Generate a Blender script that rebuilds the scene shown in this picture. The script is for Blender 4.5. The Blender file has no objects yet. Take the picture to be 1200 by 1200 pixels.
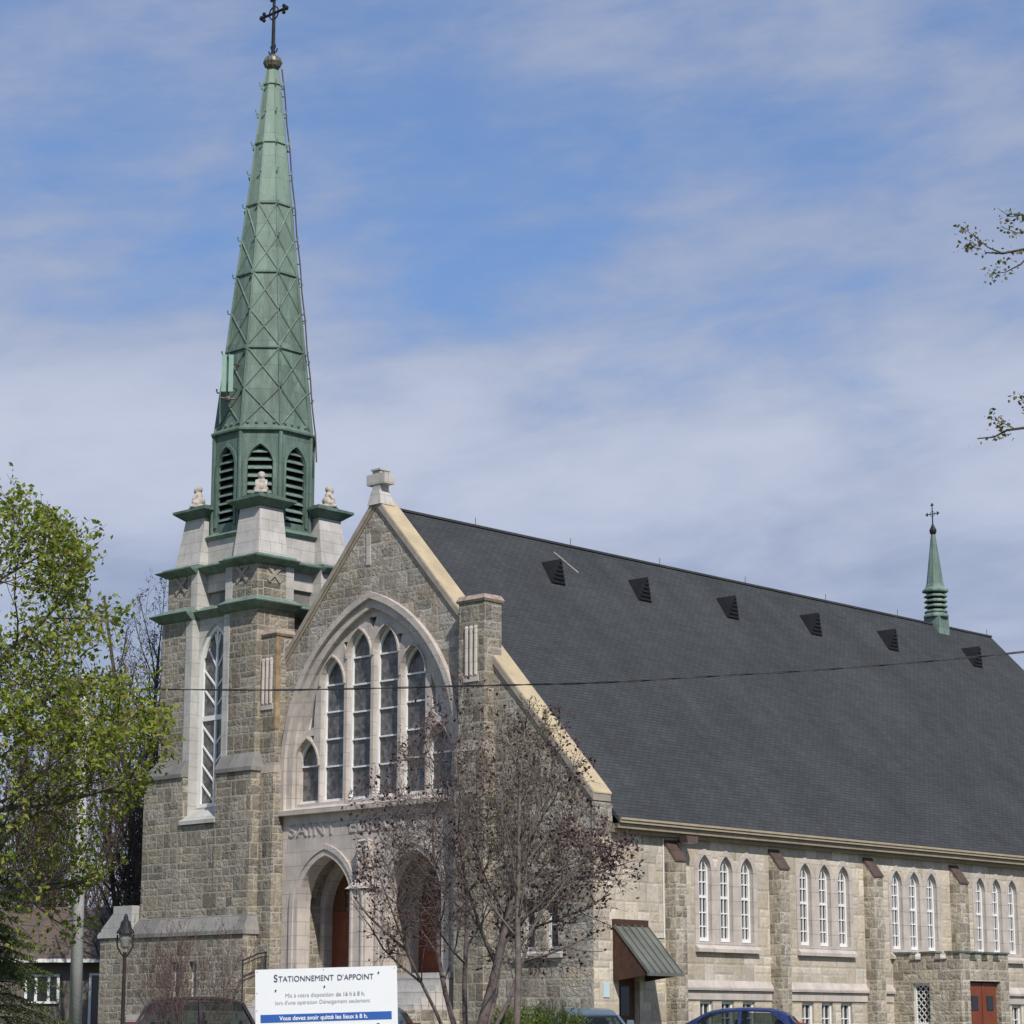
import bpy, bmesh, math, random
import numpy as np
from mathutils import Vector, Matrix
from mathutils.geometry import tessellate_polygon

# ------------------------------------------------------------------ scene, camera, light
scene = bpy.context.scene
PI = math.pi
CAM = Vector((-56.611, -60.017, 0.0))            # eye level is z = 0; the street lies 1.6 m lower
YAW, PITCH, FPX = 0.75675, 0.21336, 2812.57
fwd = Vector((math.cos(YAW) * math.cos(PITCH), math.sin(YAW) * math.cos(PITCH), math.sin(PITCH)))
rgt = fwd.cross(Vector((0, 0, 1))).normalized()
upv = rgt.cross(fwd)
cam_data = bpy.data.cameras.new("camera")
cam = bpy.data.objects.new("camera", cam_data)
scene.collection.objects.link(cam)
cam.matrix_world = Matrix.Translation(CAM) @ Matrix((rgt, upv, -fwd)).transposed().to_4x4()
cam_data.sensor_width = 36.0
cam_data.lens = FPX / 1200.0 * 36.0
cam_data.clip_end = 5000
cam_data.clip_start = 0.5
scene.camera = cam

SUN_EL = math.radians(44)
to_sun_h = Vector((-0.50, -1.0, 0)).normalized()
to_sun = Vector((to_sun_h.x * math.cos(SUN_EL), to_sun_h.y * math.cos(SUN_EL), math.sin(SUN_EL)))
sun_data = bpy.data.lights.new("sun", 'SUN')
sun_data.energy = 4.0
sun_data.angle = math.radians(0.5)
sun_data.color = (1.0, 0.94, 0.86)
sun = bpy.data.objects.new("sun", sun_data)
scene.collection.objects.link(sun)
sun.rotation_euler = (-to_sun).to_track_quat('-Z', 'Y').to_euler()

scene.view_settings.view_transform = 'Standard'
scene.view_settings.look = 'None'
scene.view_settings.exposure = 0.0
scene.view_settings.gamma = 1.0
scene.cycles.max_bounces = 6
scene.cycles.transparent_max_bounces = 12
scene.cycles.use_denoising = True


class NT:
    """small helper for writing node trees"""
    def __init__(self, tree):
        self.t = tree
    def n(self, kind, **kw):
        nd = self.t.nodes.new(kind)
        for k, v in kw.items():
            setattr(nd, k, v)
        return nd
    def put(self, sock, v):
        if hasattr(v, 'default_value') or hasattr(v, 'is_linked'):
            self.t.links.new(v, sock)
        else:
            if sock.type == 'RGBA' and len(v) == 3:
                v = (*v, 1)
            sock.default_value = v
    def m(self, op, a, b=None, c=None, clamp=False):
        nd = self.n('ShaderNodeMath', operation=op, use_clamp=clamp)
        for i, v in enumerate((a, b, c)):
            if v is not None:
                self.put(nd.inputs[i], v)
        return nd.outputs[0]
    def mixf(self, f, a, b):
        nd = self.n('ShaderNodeMix', data_type='FLOAT')
        self.put(nd.inputs[0], f); self.put(nd.inputs[2], a); self.put(nd.inputs[3], b)
        return nd.outputs[0]
    def mix(self, f, a, b, mode='MIX'):
        nd = self.n('ShaderNodeMix', data_type='RGBA', blend_type=mode)
        self.put(nd.inputs[0], f); self.put(nd.inputs[6], a); self.put(nd.inputs[7], b)
        return nd.outputs[2]
    def smooth(self, v, a, b, lo=0.0, hi=1.0):
        nd = self.n('ShaderNodeMapRange', interpolation_type='SMOOTHSTEP')
        for i, x in enumerate((v, a, b, lo, hi)):
            self.put(nd.inputs[i], x)
        return nd.outputs[0]
    def noise(self, vec, scale, detail=3.0, rough=0.55, dist=0.0):
        nd = self.n('ShaderNodeTexNoise')
        if vec is not None:
            self.put(nd.inputs['Vector'], vec)
        nd.inputs['Scale'].default_value = scale
        nd.inputs['Detail'].default_value = detail
        nd.inputs['Roughness'].default_value = rough
        nd.inputs['Distortion'].default_value = dist
        return nd.outputs['Fac']
    def white(self, x, y, z):
        c = self.n('ShaderNodeCombineXYZ')
        for i, v in enumerate((x, y, z)):
            self.put(c.inputs[i], v)
        w = self.n('ShaderNodeTexWhiteNoise', noise_dimensions='3D')
        self.put(w.inputs['Vector'], c.outputs[0])
        return w
    def sep(self, v):
        s = self.n('ShaderNodeSeparateXYZ'); self.put(s.inputs[0], v)
        return s.outputs
    def comb(self, x, y, z):
        c = self.n('ShaderNodeCombineXYZ')
        for i, v in enumerate((x, y, z)):
            self.put(c.inputs[i], v)
        return c.outputs[0]
    def vmul(self, v, s):
        nd = self.n('ShaderNodeVectorMath', operation='MULTIPLY')
        self.put(nd.inputs[0], v); nd.inputs[1].default_value = s
        return nd.outputs[0]
    def ramp(self, f, stops, interp='LINEAR'):
        nd = self.n('ShaderNodeValToRGB'); nd.color_ramp.interpolation = interp
        e = nd.color_ramp.elements
        while len(e) < len(stops):
            e.new(0.5)
        for k, (p, c) in enumerate(stops):
            e[k].position = p; e[k].color = (*c, 1)
        self.put(nd.inputs[0], f)
        return nd.outputs[0]


# ------------------------------------------------------------------ sky
world = bpy.data.worlds.new("World")
scene.world = world
world.use_nodes = True
world.node_tree.nodes.clear()
w = NT(world.node_tree)
sky = w.n('ShaderNodeTexSky', sky_type='NISHITA', sun_disc=False)
sky.sun_elevation = SUN_EL
sky.sun_rotation = math.atan2(to_sun.x, to_sun.y)
sky.air_density = 1.0; sky.dust_density = 0.6; sky.ozone_density = 2.0
tc = w.n('ShaderNodeTexCoord')
dx, dy, dz = w.sep(tc.outputs['Generated'])
# soft cloud layer in compass direction and height
ca, sa = math.cos(YAW), math.sin(YAW)
cross = w.m('ADD', w.m('MULTIPLY', dx, sa), w.m('MULTIPLY', dy, -ca))
el = w.m('SUBTRACT', dz, w.m('MULTIPLY', cross, 0.10))
pl = w.comb(w.m('ADD', cross, 0.31), w.m('MULTIPLY', el, 2.0), 30.97)
n1 = w.noise(pl, 4.6, 3.0, 0.5, 0.25)
n2 = w.noise(w.vmul(pl, (1.0, 1.25, 1.0)), 12.0, 5.0, 0.58, 0.2)
n3 = w.noise(w.vmul(pl, (0.9, 1.6, 1.0)), 30.0, 5.0, 0.62, 0.2)
base = w.m('ADD', w.m('MULTIPLY', n1, 0.44), w.m('ADD', w.m('MULTIPLY', n2, 0.42), w.m('MULTIPLY', n3, 0.14)))
lowveil = w.smooth(dz, 0.19, 0.315, 0.28, 0.0)
cover = w.smooth(w.m('ADD', base, lowveil), 0.37, 0.66, 0.40, 0.97)
band = w.m('MULTIPLY', w.smooth(dz, 0.17, 0.225, 0.0, 1.0), w.smooth(dz, 0.24, 0.30, 1.0, 0.0))
lum = w.smooth(w.m('ADD', w.m('ADD', w.m('MULTIPLY', n2, 0.55), w.m('MULTIPLY', n1, 0.45)), w.m('MULTIPLY', band, 0.15)), 0.32, 0.82)
lum = w.m('MULTIPLY', lum, w.smooth(dz, 0.23, 0.33, 1.0, 0.45))
cloud = w.mix(lum, (2.9, 3.55, 5.2), (5.5, 5.95, 7.25))
skyc = w.mix(1.0, sky.outputs[0], (0.54, 1.03, 1.50), 'MULTIPLY')
bg = w.n('ShaderNodeBackground')
w.put(bg.inputs['Color'], w.mix(cover, skyc, cloud))
bg.inputs['Strength'].default_value = 0.10
wo = w.n('ShaderNodeOutputWorld')
world.node_tree.links.new(bg.outputs[0], wo.inputs[0])


# ------------------------------------------------------------------ materials
MATS = {}
def new_mat(name, rough=0.8, spec=0.3):
    m = bpy.data.materials.new(name); m.use_nodes = True
    nt = NT(m.node_tree)
    b = m.node_tree.nodes['Principled BSDF']
    b.inputs['Roughness'].default_value = rough
    b.inputs['Specular IOR Level'].default_value = spec
    MATS[name] = m
    return m, nt, b

def bump(nt, b, h, strength, dist=0.03):
    bp = nt.n('ShaderNodeBump'); bp.inputs['Strength'].default_value = strength
    bp.inputs['Distance'].default_value = dist
    nt.put(bp.inputs['Height'], h)
    nt.put(b.inputs['Normal'], bp.outputs[0])

def wall_uv(nt):
    g = nt.n('ShaderNodeNewGeometry')
    px, py, pz = nt.sep(g.outputs['Position'])
    nx, ny, nz = nt.sep(g.outputs['True Normal'])
    isx = nt.m('GREATER_THAN', nt.m('ABSOLUTE', nx), nt.m('ABSOLUTE', ny))
    u = nt.mixf(isx, nt.m('ADD', px, 300.0), nt.m('ADD', py, 340.0))
    return u, pz, g.outputs['Position'], isx

def plain(name, col, rough=0.7, var=0.15, scale=3.0, spec=0.3, bmp=0.0, bscale=20.0, metal=0.0):
    m, nt, b = new_mat(name, rough, spec)
    g = nt.n('ShaderNodeNewGeometry')
    f = nt.noise(g.outputs['Position'], scale, 4.0, 0.6)
    lo = tuple(c * (1 - var) for c in col); hi = tuple(min(1, c * (1 + var)) for c in col)
    nt.put(b.inputs['Base Color'], nt.ramp(f, [(0.3, lo), (0.7, hi)]))
    b.inputs['Metallic'].default_value = metal
    if bmp:
        bump(nt, b, nt.noise(g.outputs['Position'], bscale, 4.0), bmp)
    return m

def ashlar(name, H, Wd, stops, mortar, mortar_w=0.02, rock=0.9, dark_joint=0.0, seed=0.0, split=0.30, var=0.62, dirt=1.0):
    """random squared rubble: coursed cells split at random into smaller stones"""
    m, nt, b = new_mat(name, 0.9, 0.2)
    u0, v0, pos, isx = wall_uv(nt)
    wob = nt.noise(pos, 2.2, 2.0)
    u = nt.m('ADD', nt.m('ADD', u0, seed), nt.m('MULTIPLY', nt.m('SUBTRACT', wob, 0.5), 0.05))
    v = nt.m('ADD', nt.m('ADD', v0, 50.0 + seed), nt.m('MULTIPLY', nt.m('SUBTRACT', nt.noise(pos, 1.7, 2.0), 0.5), 0.05))
    vr = nt.m('DIVIDE', v, H)
    row = nt.m('FLOOR', vr); fv = nt.m('FRACT', vr)
    ro = nt.white(row, isx, 3.3).outputs[0]
    uu = nt.m('ADD', nt.m('DIVIDE', u, Wd), nt.m('MULTIPLY', ro, 7.3))
    col = nt.m('FLOOR', uu); fu = nt.m('FRACT', uu)
    wA = nt.white(col, row, isx)
    cr, cg, cb = nt.sep(wA.outputs[1])
    has = nt.m('GREATER_THAN', wA.outputs[0], split)
    s = nt.m('ADD', 0.34, nt.m('MULTIPLY', cr, 0.32))
    upper = nt.m('GREATER_THAN', fv, s)
    lvA = nt.mixf(upper, nt.m('DIVIDE', fv, s), nt.m('DIVIDE', nt.m('SUBTRACT', fv, s), nt.m('SUBTRACT', 1.0, s)))
    hhA = nt.mixf(upper, s, nt.m('SUBTRACT', 1.0, s))
    lv = nt.mixf(has, fv, lvA)
    hh = nt.m('MULTIPLY', nt.mixf(has, 1.0, hhA), H)
    sub = nt.m('MULTIPLY', has, upper)
    wB = nt.white(nt.m('ADD', col, 17.0), row, nt.m('ADD', sub, nt.m('MULTIPLY', isx, 5.0)))
    br, bg_, bb = nt.sep(wB.outputs[1])
    has2 = nt.m('GREATER_THAN', wB.outputs[0], 0.25)
    t = nt.m('ADD', 0.28, nt.m('MULTIPLY', br, 0.44))
    right = nt.m('GREATER_THAN', fu, t)
    luA = nt.mixf(right, nt.m('DIVIDE', fu, t), nt.m('DIVIDE', nt.m('SUBTRACT', fu, t), nt.m('SUBTRACT', 1.0, t)))
    wwA = nt.mixf(right, t, nt.m('SUBTRACT', 1.0, t))
    lu = nt.mixf(has2, fu, luA)
    ww = nt.m('MULTIPLY', nt.mixf(has2, 1.0, wwA), Wd)
    sub2 = nt.m('MULTIPLY', has2, right)
    ex = nt.m('MULTIPLY', nt.m('MINIMUM', lu, nt.m('SUBTRACT', 1.0, lu)), ww)
    ey = nt.m('MULTIPLY', nt.m('MINIMUM', lv, nt.m('SUBTRACT', 1.0, lv)), hh)
    d = nt.m('ADD', nt.m('MINIMUM', ex, ey), nt.m('MULTIPLY', nt.m('SUBTRACT', nt.noise(pos, 14.0, 2.0), 0.5), 0.02))
    joint = nt.smooth(d, mortar_w * 0.35, mortar_w, 1.0, 0.0)
    ident = nt.white(nt.m('ADD', col, nt.m('MULTIPLY', sub, 0.37)), nt.m('ADD', row, nt.m('MULTIPLY', sub2, 0.53)), isx)
    rid = ident.outputs[0]
    ir, ig, ib = nt.sep(ident.outputs[1])
    c = nt.ramp(rid, stops)
    bright = nt.m('ADD', 1.0 - var / 2, nt.m('MULTIPLY', ig, var))
    c = nt.mix(1.0, c, nt.comb(bright, bright, bright), 'MULTIPLY')
    mott = nt.smooth(nt.noise(pos, 6.0, 5.0, 0.65), 0.25, 0.75, 1.0 - 0.28 * dirt, 1.0 + 0.24 * dirt)
    c = nt.mix(1.0, c, nt.comb(mott, mott, mott), 'MULTIPLY')
    big = nt.smooth(nt.noise(pos, 0.35, 3.0), 0.3, 0.7, 0.88, 1.1)
    c = nt.mix(1.0, c, nt.comb(big, big, nt.m('MULTIPLY', big, 0.98)), 'MULTIPLY')
    run = nt.smooth(nt.noise(nt.vmul(pos, (1.3, 1.3, 0.12)), 1.0, 4.0, 0.6), 0.5, 0.74, 1.0, 1.0 - 0.26 * dirt)
    c = nt.mix(1.0, c, nt.comb(run, run, run), 'MULTIPLY')
    jvar = nt.smooth(nt.noise(pos, 1.1, 3.0), 0.35, 0.6, 0.35, 1.0)
    c = nt.mix(nt.m('MULTIPLY', joint, jvar), c, mortar)
    nt.put(b.inputs['Base Color'], c)
    pillow = nt.smooth(d, 0.0, 0.075)
    rocky = nt.m('MULTIPLY', nt.m('SUBTRACT', nt.noise(pos, 7.0, 5.0, 0.65), 0.5), nt.m('MULTIPLY', nt.m('ADD', 0.25, ir), rock))
    h = nt.m('ADD', nt.m('MULTIPLY', pillow, 0.12), nt.m('MULTIPLY', rocky, nt.smooth(d, 0.0, 0.05)))
    bump(nt, b, h, 0.9, 0.11)
    return m

def dressed(name, col, col2, bw=1.1, bh=0.48, stain=None, joint=0.55):
    """smooth cut stone with thin joints"""
    m, nt, b = new_mat(name, 0.85, 0.2)
    u, v, pos, isx = wall_uv(nt)
    br = nt.n('ShaderNodeTexBrick')
    nt.put(br.inputs['Vector'], nt.comb(u, nt.m('ADD', v, 50.0), 0.0))
    br.inputs['Scale'].default_value = 1.0
    br.inputs['Brick Width'].default_value = bw; br.inputs['Row Height'].default_value = bh
    br.inputs['Mortar Size'].default_value = 0.008; br.inputs['Mortar Smooth'].default_value = 0.2
    nt.put(br.inputs['Color1'], col); nt.put(br.inputs['Color2'], col2)
    nt.put(br.inputs['Mortar'], tuple(c * joint for c in col))
    c = br.outputs['Color']
    f = nt.smooth(nt.noise(pos, 1.3, 5.0, 0.65), 0.25, 0.75, 0.80, 1.12)
    c = nt.mix(1.0, c, nt.comb(f, f, f), 'MULTIPLY')
    st = nt.smooth(nt.noise(nt.vmul(pos, (3.0, 3.0, 0.35)), 1.6, 4.0, 0.6), 0.52, 0.78, 0.0, 0.55)
    c = nt.mix(st, c, stain if stain else tuple(x * 0.62 for x in col))
    nt.put(b.inputs['Base Color'], c)
    bump(nt, b, nt.m('ADD', nt.m('MULTIPLY', br.outputs['Fac'], -0.6), nt.m('MULTIPLY', nt.noise(pos, 18.0, 4.0), 0.25)), 0.35, 0.02)
    return m

M_front = ashlar('grey_brown_rubble', 0.56, 0.84,
    [(0.0, (0.235, 0.205, 0.162)), (0.2, (0.315, 0.275, 0.218)), (0.4, (0.28, 0.258, 0.225)), (0.6, (0.355, 0.305, 0.235)),
     (0.8, (0.345, 0.315, 0.272)), (1.0, (0.25, 0.228, 0.195))], (0.43, 0.39, 0.32), 0.026, 1.5, var=0.48)
M_gable = ashlar('grey_gable_rubble', 0.58, 0.88,
    [(0.0, (0.30, 0.265, 0.22)), (0.25, (0.365, 0.33, 0.285)), (0.5, (0.43, 0.40, 0.36)), (0.75, (0.405, 0.345, 0.27)),
     (1.0, (0.335, 0.305, 0.265))], (0.44, 0.40, 0.335), 0.020, 1.7, seed=31.3, var=0.48)
M_nave = ashlar('tan_squared_stone', 0.62, 1.05,
    [(0.0, (0.48, 0.41, 0.32)), (0.25, (0.55, 0.49, 0.405)), (0.5, (0.60, 0.545, 0.47)), (0.72, (0.50, 0.445, 0.375)),
     (1.0, (0.60, 0.515, 0.395))], (0.47, 0.42, 0.355), 0.016, 0.35, seed=11.7, split=0.45, var=0.34, dirt=0.55)
M_butt = ashlar('rockfaced_buttress_stone', 0.36, 0.60,
    [(0.0, (0.33, 0.285, 0.225)), (0.4, (0.42, 0.37, 0.295)), (0.7, (0.46, 0.415, 0.35)), (1.0, (0.37, 0.33, 0.265))],
    (0.48, 0.44, 0.37), 0.020, 1.3, seed=5.1, split=0.75)
M_pale = dressed('pinkish_limestone', (0.52, 0.465, 0.42), (0.565, 0.505, 0.45))
M_jamb = dressed('green_stained_limestone', (0.48, 0.475, 0.44), (0.50, 0.48, 0.45), stain=(0.27, 0.36, 0.30))
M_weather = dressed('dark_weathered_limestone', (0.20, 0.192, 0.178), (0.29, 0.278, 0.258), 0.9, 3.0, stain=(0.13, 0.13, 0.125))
M_carve = dressed('shaded_cut_lettering', (0.45, 0.415, 0.385), (0.47, 0.43, 0.40))
M_pier = dressed('pale_grey_limestone', (0.50, 0.475, 0.445), (0.55, 0.52, 0.485), 0.9, 0.42)
M_trim = plain('painted_tan_metal', (0.50, 0.405, 0.255), 0.5, 0.15, 1.4)
M_kerb = plain('grey_tan_kerb_stone', (0.35, 0.305, 0.255), 0.85, 0.2, 3.0)
M_gut = plain('pale_tan_gutter', (0.40, 0.335, 0.235), 0.5, 0.16, 2.0)
M_trimd = plain('weathered_tan_trim', (0.32, 0.265, 0.19), 0.6, 0.2, 2.0)
M_white = plain('white_window_paint', (0.80, 0.80, 0.79), 0.45, 0.04)
M_brown = plain('brown_metal_flashing', (0.105, 0.072, 0.060), 0.5, 0.25, 3.0, 0.4)
M_wood = plain('brown_boarding', (0.075, 0.038, 0.026), 0.6, 0.3, 6.0)
M_iron = plain('dark_iron', (0.018, 0.018, 0.02), 0.5, 0.2)
M_dark = plain('dark_interior', (0.012, 0.013, 0.014), 0.9, 0.2)
M_rustq = plain('rust_stained_stone', (0.32, 0.235, 0.15), 0.9, 0.4, 2.5)
M_rustcap = plain('rust_stained_cap', (0.36, 0.29, 0.235), 0.8, 0.35, 5.0)
M_statue = plain('pale_carved_stone', (0.47, 0.42, 0.37), 0.9, 0.25, 6.0, bmp=0.3)
M_lead = plain('dull_bronze_ball', (0.14, 0.13, 0.105), 0.45, 0.3, 4.0, 0.5, metal=0.3)

def copper(name, dark, mid, light, zlo=None, zhi=None):
    m, nt, b = new_mat(name, 0.62, 0.35)
    g = nt.n('ShaderNodeNewGeometry'); pos = g.outputs['Position']
    px, py, pz = nt.sep(pos)
    st = nt.noise(nt.vmul(pos, (2.2, 2.2, 0.5)), 1.3, 6.0, 0.65)
    fine = nt.noise(nt.vmul(pos, (9.0, 9.0, 2.0)), 1.5, 4.0, 0.6)
    f = nt.m('ADD', nt.m('MULTIPLY', st, 0.7), nt.m('MULTIPLY', fine, 0.3))
    c = nt.ramp(f, [(0.30, dark), (0.52, mid), (0.72, light)])
    if zlo is not None:      # verdigris is paler on the exposed upper spire
        k = nt.smooth(pz, zlo, zhi, 0.0, 0.55)
        c = nt.mix(k, c, (0.30, 0.40, 0.33))
    seam = nt.smooth(nt.m('ABSOLUTE', nt.m('SUBTRACT', nt.m('FRACT', nt.m('DIVIDE', pz, 0.97)), 0.5)), 0.0, 0.02, 0.72, 1.0)
    c = nt.mix(1.0, c, nt.comb(seam, seam, seam), 'MULTIPLY')
    sheetv = nt.m('ADD', 0.86, nt.m('MULTIPLY', nt.white(nt.m('FLOOR', nt.m('ADD', nt.m('DIVIDE', pz, 0.97), 0.5)), nt.m('FLOOR', nt.m('MULTIPLY', px, 1.1)), nt.m('FLOOR', nt.m('MULTIPLY', py, 1.1))).outputs[0], 0.28))
    c = nt.mix(1.0, c, nt.comb(sheetv, sheetv, sheetv), 'MULTIPLY')
    nt.put(b.inputs['Base Color'], c)
    blot = nt.smooth(nt.noise(nt.vmul(pos, (1.2, 1.2, 0.6)), 1.7, 5.0, 0.7, 0.6), 0.56, 0.72, 0.0, 0.55)
    c = nt.mix(blot, c, (0.085, 0.095, 0.072))
    drip = nt.smooth(nt.noise(nt.vmul(pos, (6.0, 6.0, 0.35)), 1.6, 3.0, 0.6), 0.62, 0.78, 0.0, 0.5)
    c = nt.mix(drip, c, (0.36, 0.46, 0.40))
    nt.put(b.inputs['Base Color'], c)
    bump(nt, b, nt.noise(pos, 3.0, 3.0), 0.25, 0.04)
    return m
M_cop = copper('verdigris_copper', (0.080, 0.122, 0.101), (0.155, 0.222, 0.187), (0.27, 0.36, 0.31))
M_copd = copper('dark_verdigris_copper', (0.066, 0.104, 0.085), (0.110, 0.165, 0.136), (0.18, 0.258, 0.214))
M_spire = copper('spire_verdigris', (0.082, 0.116, 0.094), (0.135, 0.194, 0.157), (0.205, 0.282, 0.232), 25.0, 37.0)

# stained glass seen from outside: dark with leaded mottling
m, nt, b = new_mat('dark_leaded_glass', 0.16, 0.5); M_glass = m
g = nt.n('ShaderNodeNewGeometry')
vo = nt.n('ShaderNodeTexVoronoi'); vo.inputs['Scale'].default_value = 6.0
nt.put(vo.inputs['Vector'], g.outputs['Position'])
c = nt.mix(nt.smooth(nt.noise(g.outputs['Position'], 2.0, 4.0), 0.3, 0.7), (0.070, 0.070, 0.070), (0.150, 0.146, 0.142))
vr_, vg_, vb_ = nt.sep(vo.outputs['Color'])
kk = nt.m('ADD', 0.55, nt.m('MULTIPLY', vr_, 0.9))
nt.put(b.inputs['Base Color'], nt.mix(1.0, c, nt.comb(kk, kk, kk), 'MULTIPLY'))
bump(nt, b, vo.outputs['Distance'], 0.12, 0.02)
M_pane = plain('dark_clear_pane', (0.02, 0.023, 0.025), 0.08, 0.3, 1.5, 0.6)

m, nt, b = new_mat('charcoal_shingles', 0.9, 0.2); M_roof = m
g = nt.n('ShaderNodeNewGeometry'); pos = g.outputs['Position']
px, py, pz = nt.sep(pos)
br = nt.n('ShaderNodeTexBrick')
uvr = nt.comb(px, nt.m('MULTIPLY', nt.m('ADD', pz, 50.0), 1.36), 0.0)
nt.put(br.inputs['Vector'], uvr)
br.inputs['Scale'].default_value = 1.0; br.inputs['Brick Width'].default_value = 0.32; br.inputs['Row Height'].default_value = 0.155
br.inputs['Mortar Size'].default_value = 0.018; br.inputs['Mortar Smooth'].default_value = 0.4; br.inputs['Bias'].default_value = 0.0
nt.put(br.inputs['Color1'], (0.051, 0.054, 0.058)); nt.put(br.inputs['Color2'], (0.062, 0.066, 0.070)); nt.put(br.inputs['Mortar'], (0.036, 0.038, 0.041))
f = nt.m('MULTIPLY', nt.smooth(nt.noise(pos, 0.35, 5.0, 0.65), 0.3, 0.7, 0.86, 1.10), nt.smooth(nt.noise(nt.vmul(pos, (1.2, 0.1, 0.1)), 1.0, 4.0, 0.6), 0.35, 0.7, 0.95, 1.05))
f2 = nt.smooth(nt.noise(nt.vmul(pos, (0.6, 1.0, 3.2)), 1.6, 3.0, 0.6), 0.3, 0.7, 0.94, 1.06)
ff = nt.m('MULTIPLY', f, f2)
nt.put(b.inputs['Base Color'], nt.mix(1.0, br.outputs['Color'], nt.comb(ff, ff, ff), 'MULTIPLY'))
bump(nt, b, nt.m('MULTIPLY', br.outputs['Fac'], -1.0), 0.5, 0.02)

m, nt, b = new_mat('red_wood_door', 0.5, 0.35); M_door = m
g = nt.n('ShaderNodeNewGeometry')
f = nt.noise(nt.vmul(g.outputs['Position'], (14.0, 14.0, 1.2)), 1.2, 4.0, 0.6)
nt.put(b.inputs['Base Color'], nt.ramp(f, [(0.3, (0.13, 0.036, 0.018)), (0.7, (0.24, 0.072, 0.035))]))
M_door2 = plain('brown_oak_door', (0.12, 0.055, 0.03), 0.5, 0.3, 5.0)

def leafmat(name, cols, trans=0.35, rough=0.55):
    m, nt, b = new_mat(name, rough, 0.25)
    g = nt.n('ShaderNodeNewGeometry')
    c = nt.ramp(g.outputs['Random Per Island'], cols)
    nt.put(b.inputs['Base Color'], c)
    tr = nt.n('ShaderNodeBsdfTranslucent')
    nt.put(tr.inputs['Color'], nt.mix(1.0, c, (1.25, 1.3, 0.7), 'MULTIPLY'))
    mx = nt.n('ShaderNodeMixShader'); mx.inputs[0].default_value = trans
    out = m.node_tree.nodes['Material Output']
    m.node_tree.links.new(b.outputs[0], mx.inputs[1]); m.node_tree.links.new(tr.outputs[0], mx.inputs[2])
    m.node_tree.links.new(mx.outputs[0], out.inputs['Surface'])
    return m
M_leaf = leafmat('spring_green_leaf', [(0.0, (0.10, 0.14, 0.018)), (0.45, (0.19, 0.24, 0.030)), (0.8, (0.30, 0.34, 0.055)), (1.0, (0.27, 0.20, 0.07))])
M_red = leafmat('purple_leaf', [(0.0, (0.045, 0.017, 0.022)), (0.6, (0.085, 0.032, 0.038)), (1.0, (0.13, 0.06, 0.05))], 0.25)
M_bud = leafmat('olive_bud_leaf', [(0.0, (0.11, 0.105, 0.035)), (0.6, (0.17, 0.16, 0.06)), (1.0, (0.22, 0.19, 0.10))], 0.3)
M_dull = leafmat('dull_brown_bud', [(0.0, (0.055, 0.042, 0.035)), (0.6, (0.10, 0.075, 0.055)), (1.0, (0.12, 0.105, 0.055))], 0.2)
M_rust = leafmat('rust_bud', [(0.0, (0.075, 0.048, 0.034)), (0.6, (0.12, 0.080, 0.055)), (1.0, (0.11, 0.095, 0.055))], 0.2)
M_needle = leafmat('spruce_needle', [(0.0, (0.03, 0.055, 0.016)), (0.55, (0.065, 0.10, 0.026)), (1.0, (0.15, 0.18, 0.045))], 0.1)
M_yew = leafmat('bright_yew_leaf', [(0.0, (0.08, 0.14, 0.02)), (0.6, (0.17, 0.25, 0.04)), (1.0, (0.32, 0.38, 0.07))], 0.2)
M_bark = plain('grey_brown_bark', (0.155, 0.130, 0.110), 0.9, 0.35, 6.0, bmp=0.6, bscale=25.0)
M_barkp = plain('purple_grey_bark', (0.135, 0.108, 0.10), 0.9, 0.3, 6.0, bmp=0.6, bscale=25.0)
M_bark2 = plain('dark_bark', (0.075, 0.060, 0.050), 0.9, 0.35, 5.0, bmp=0.5, bscale=25.0)
M_barkl = plain('pale_twig_bark', (0.30, 0.265, 0.235), 0.9, 0.3, 6.0, bmp=0.4, bscale=25.0)
M_barkr = plain('reddish_twig_bark', (0.115, 0.075, 0.068), 0.9, 0.3, 5.0)
M_conc = plain('grey_concrete', (0.50, 0.495, 0.48), 0.9, 0.14, 2.0, bmp=0.2)


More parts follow.
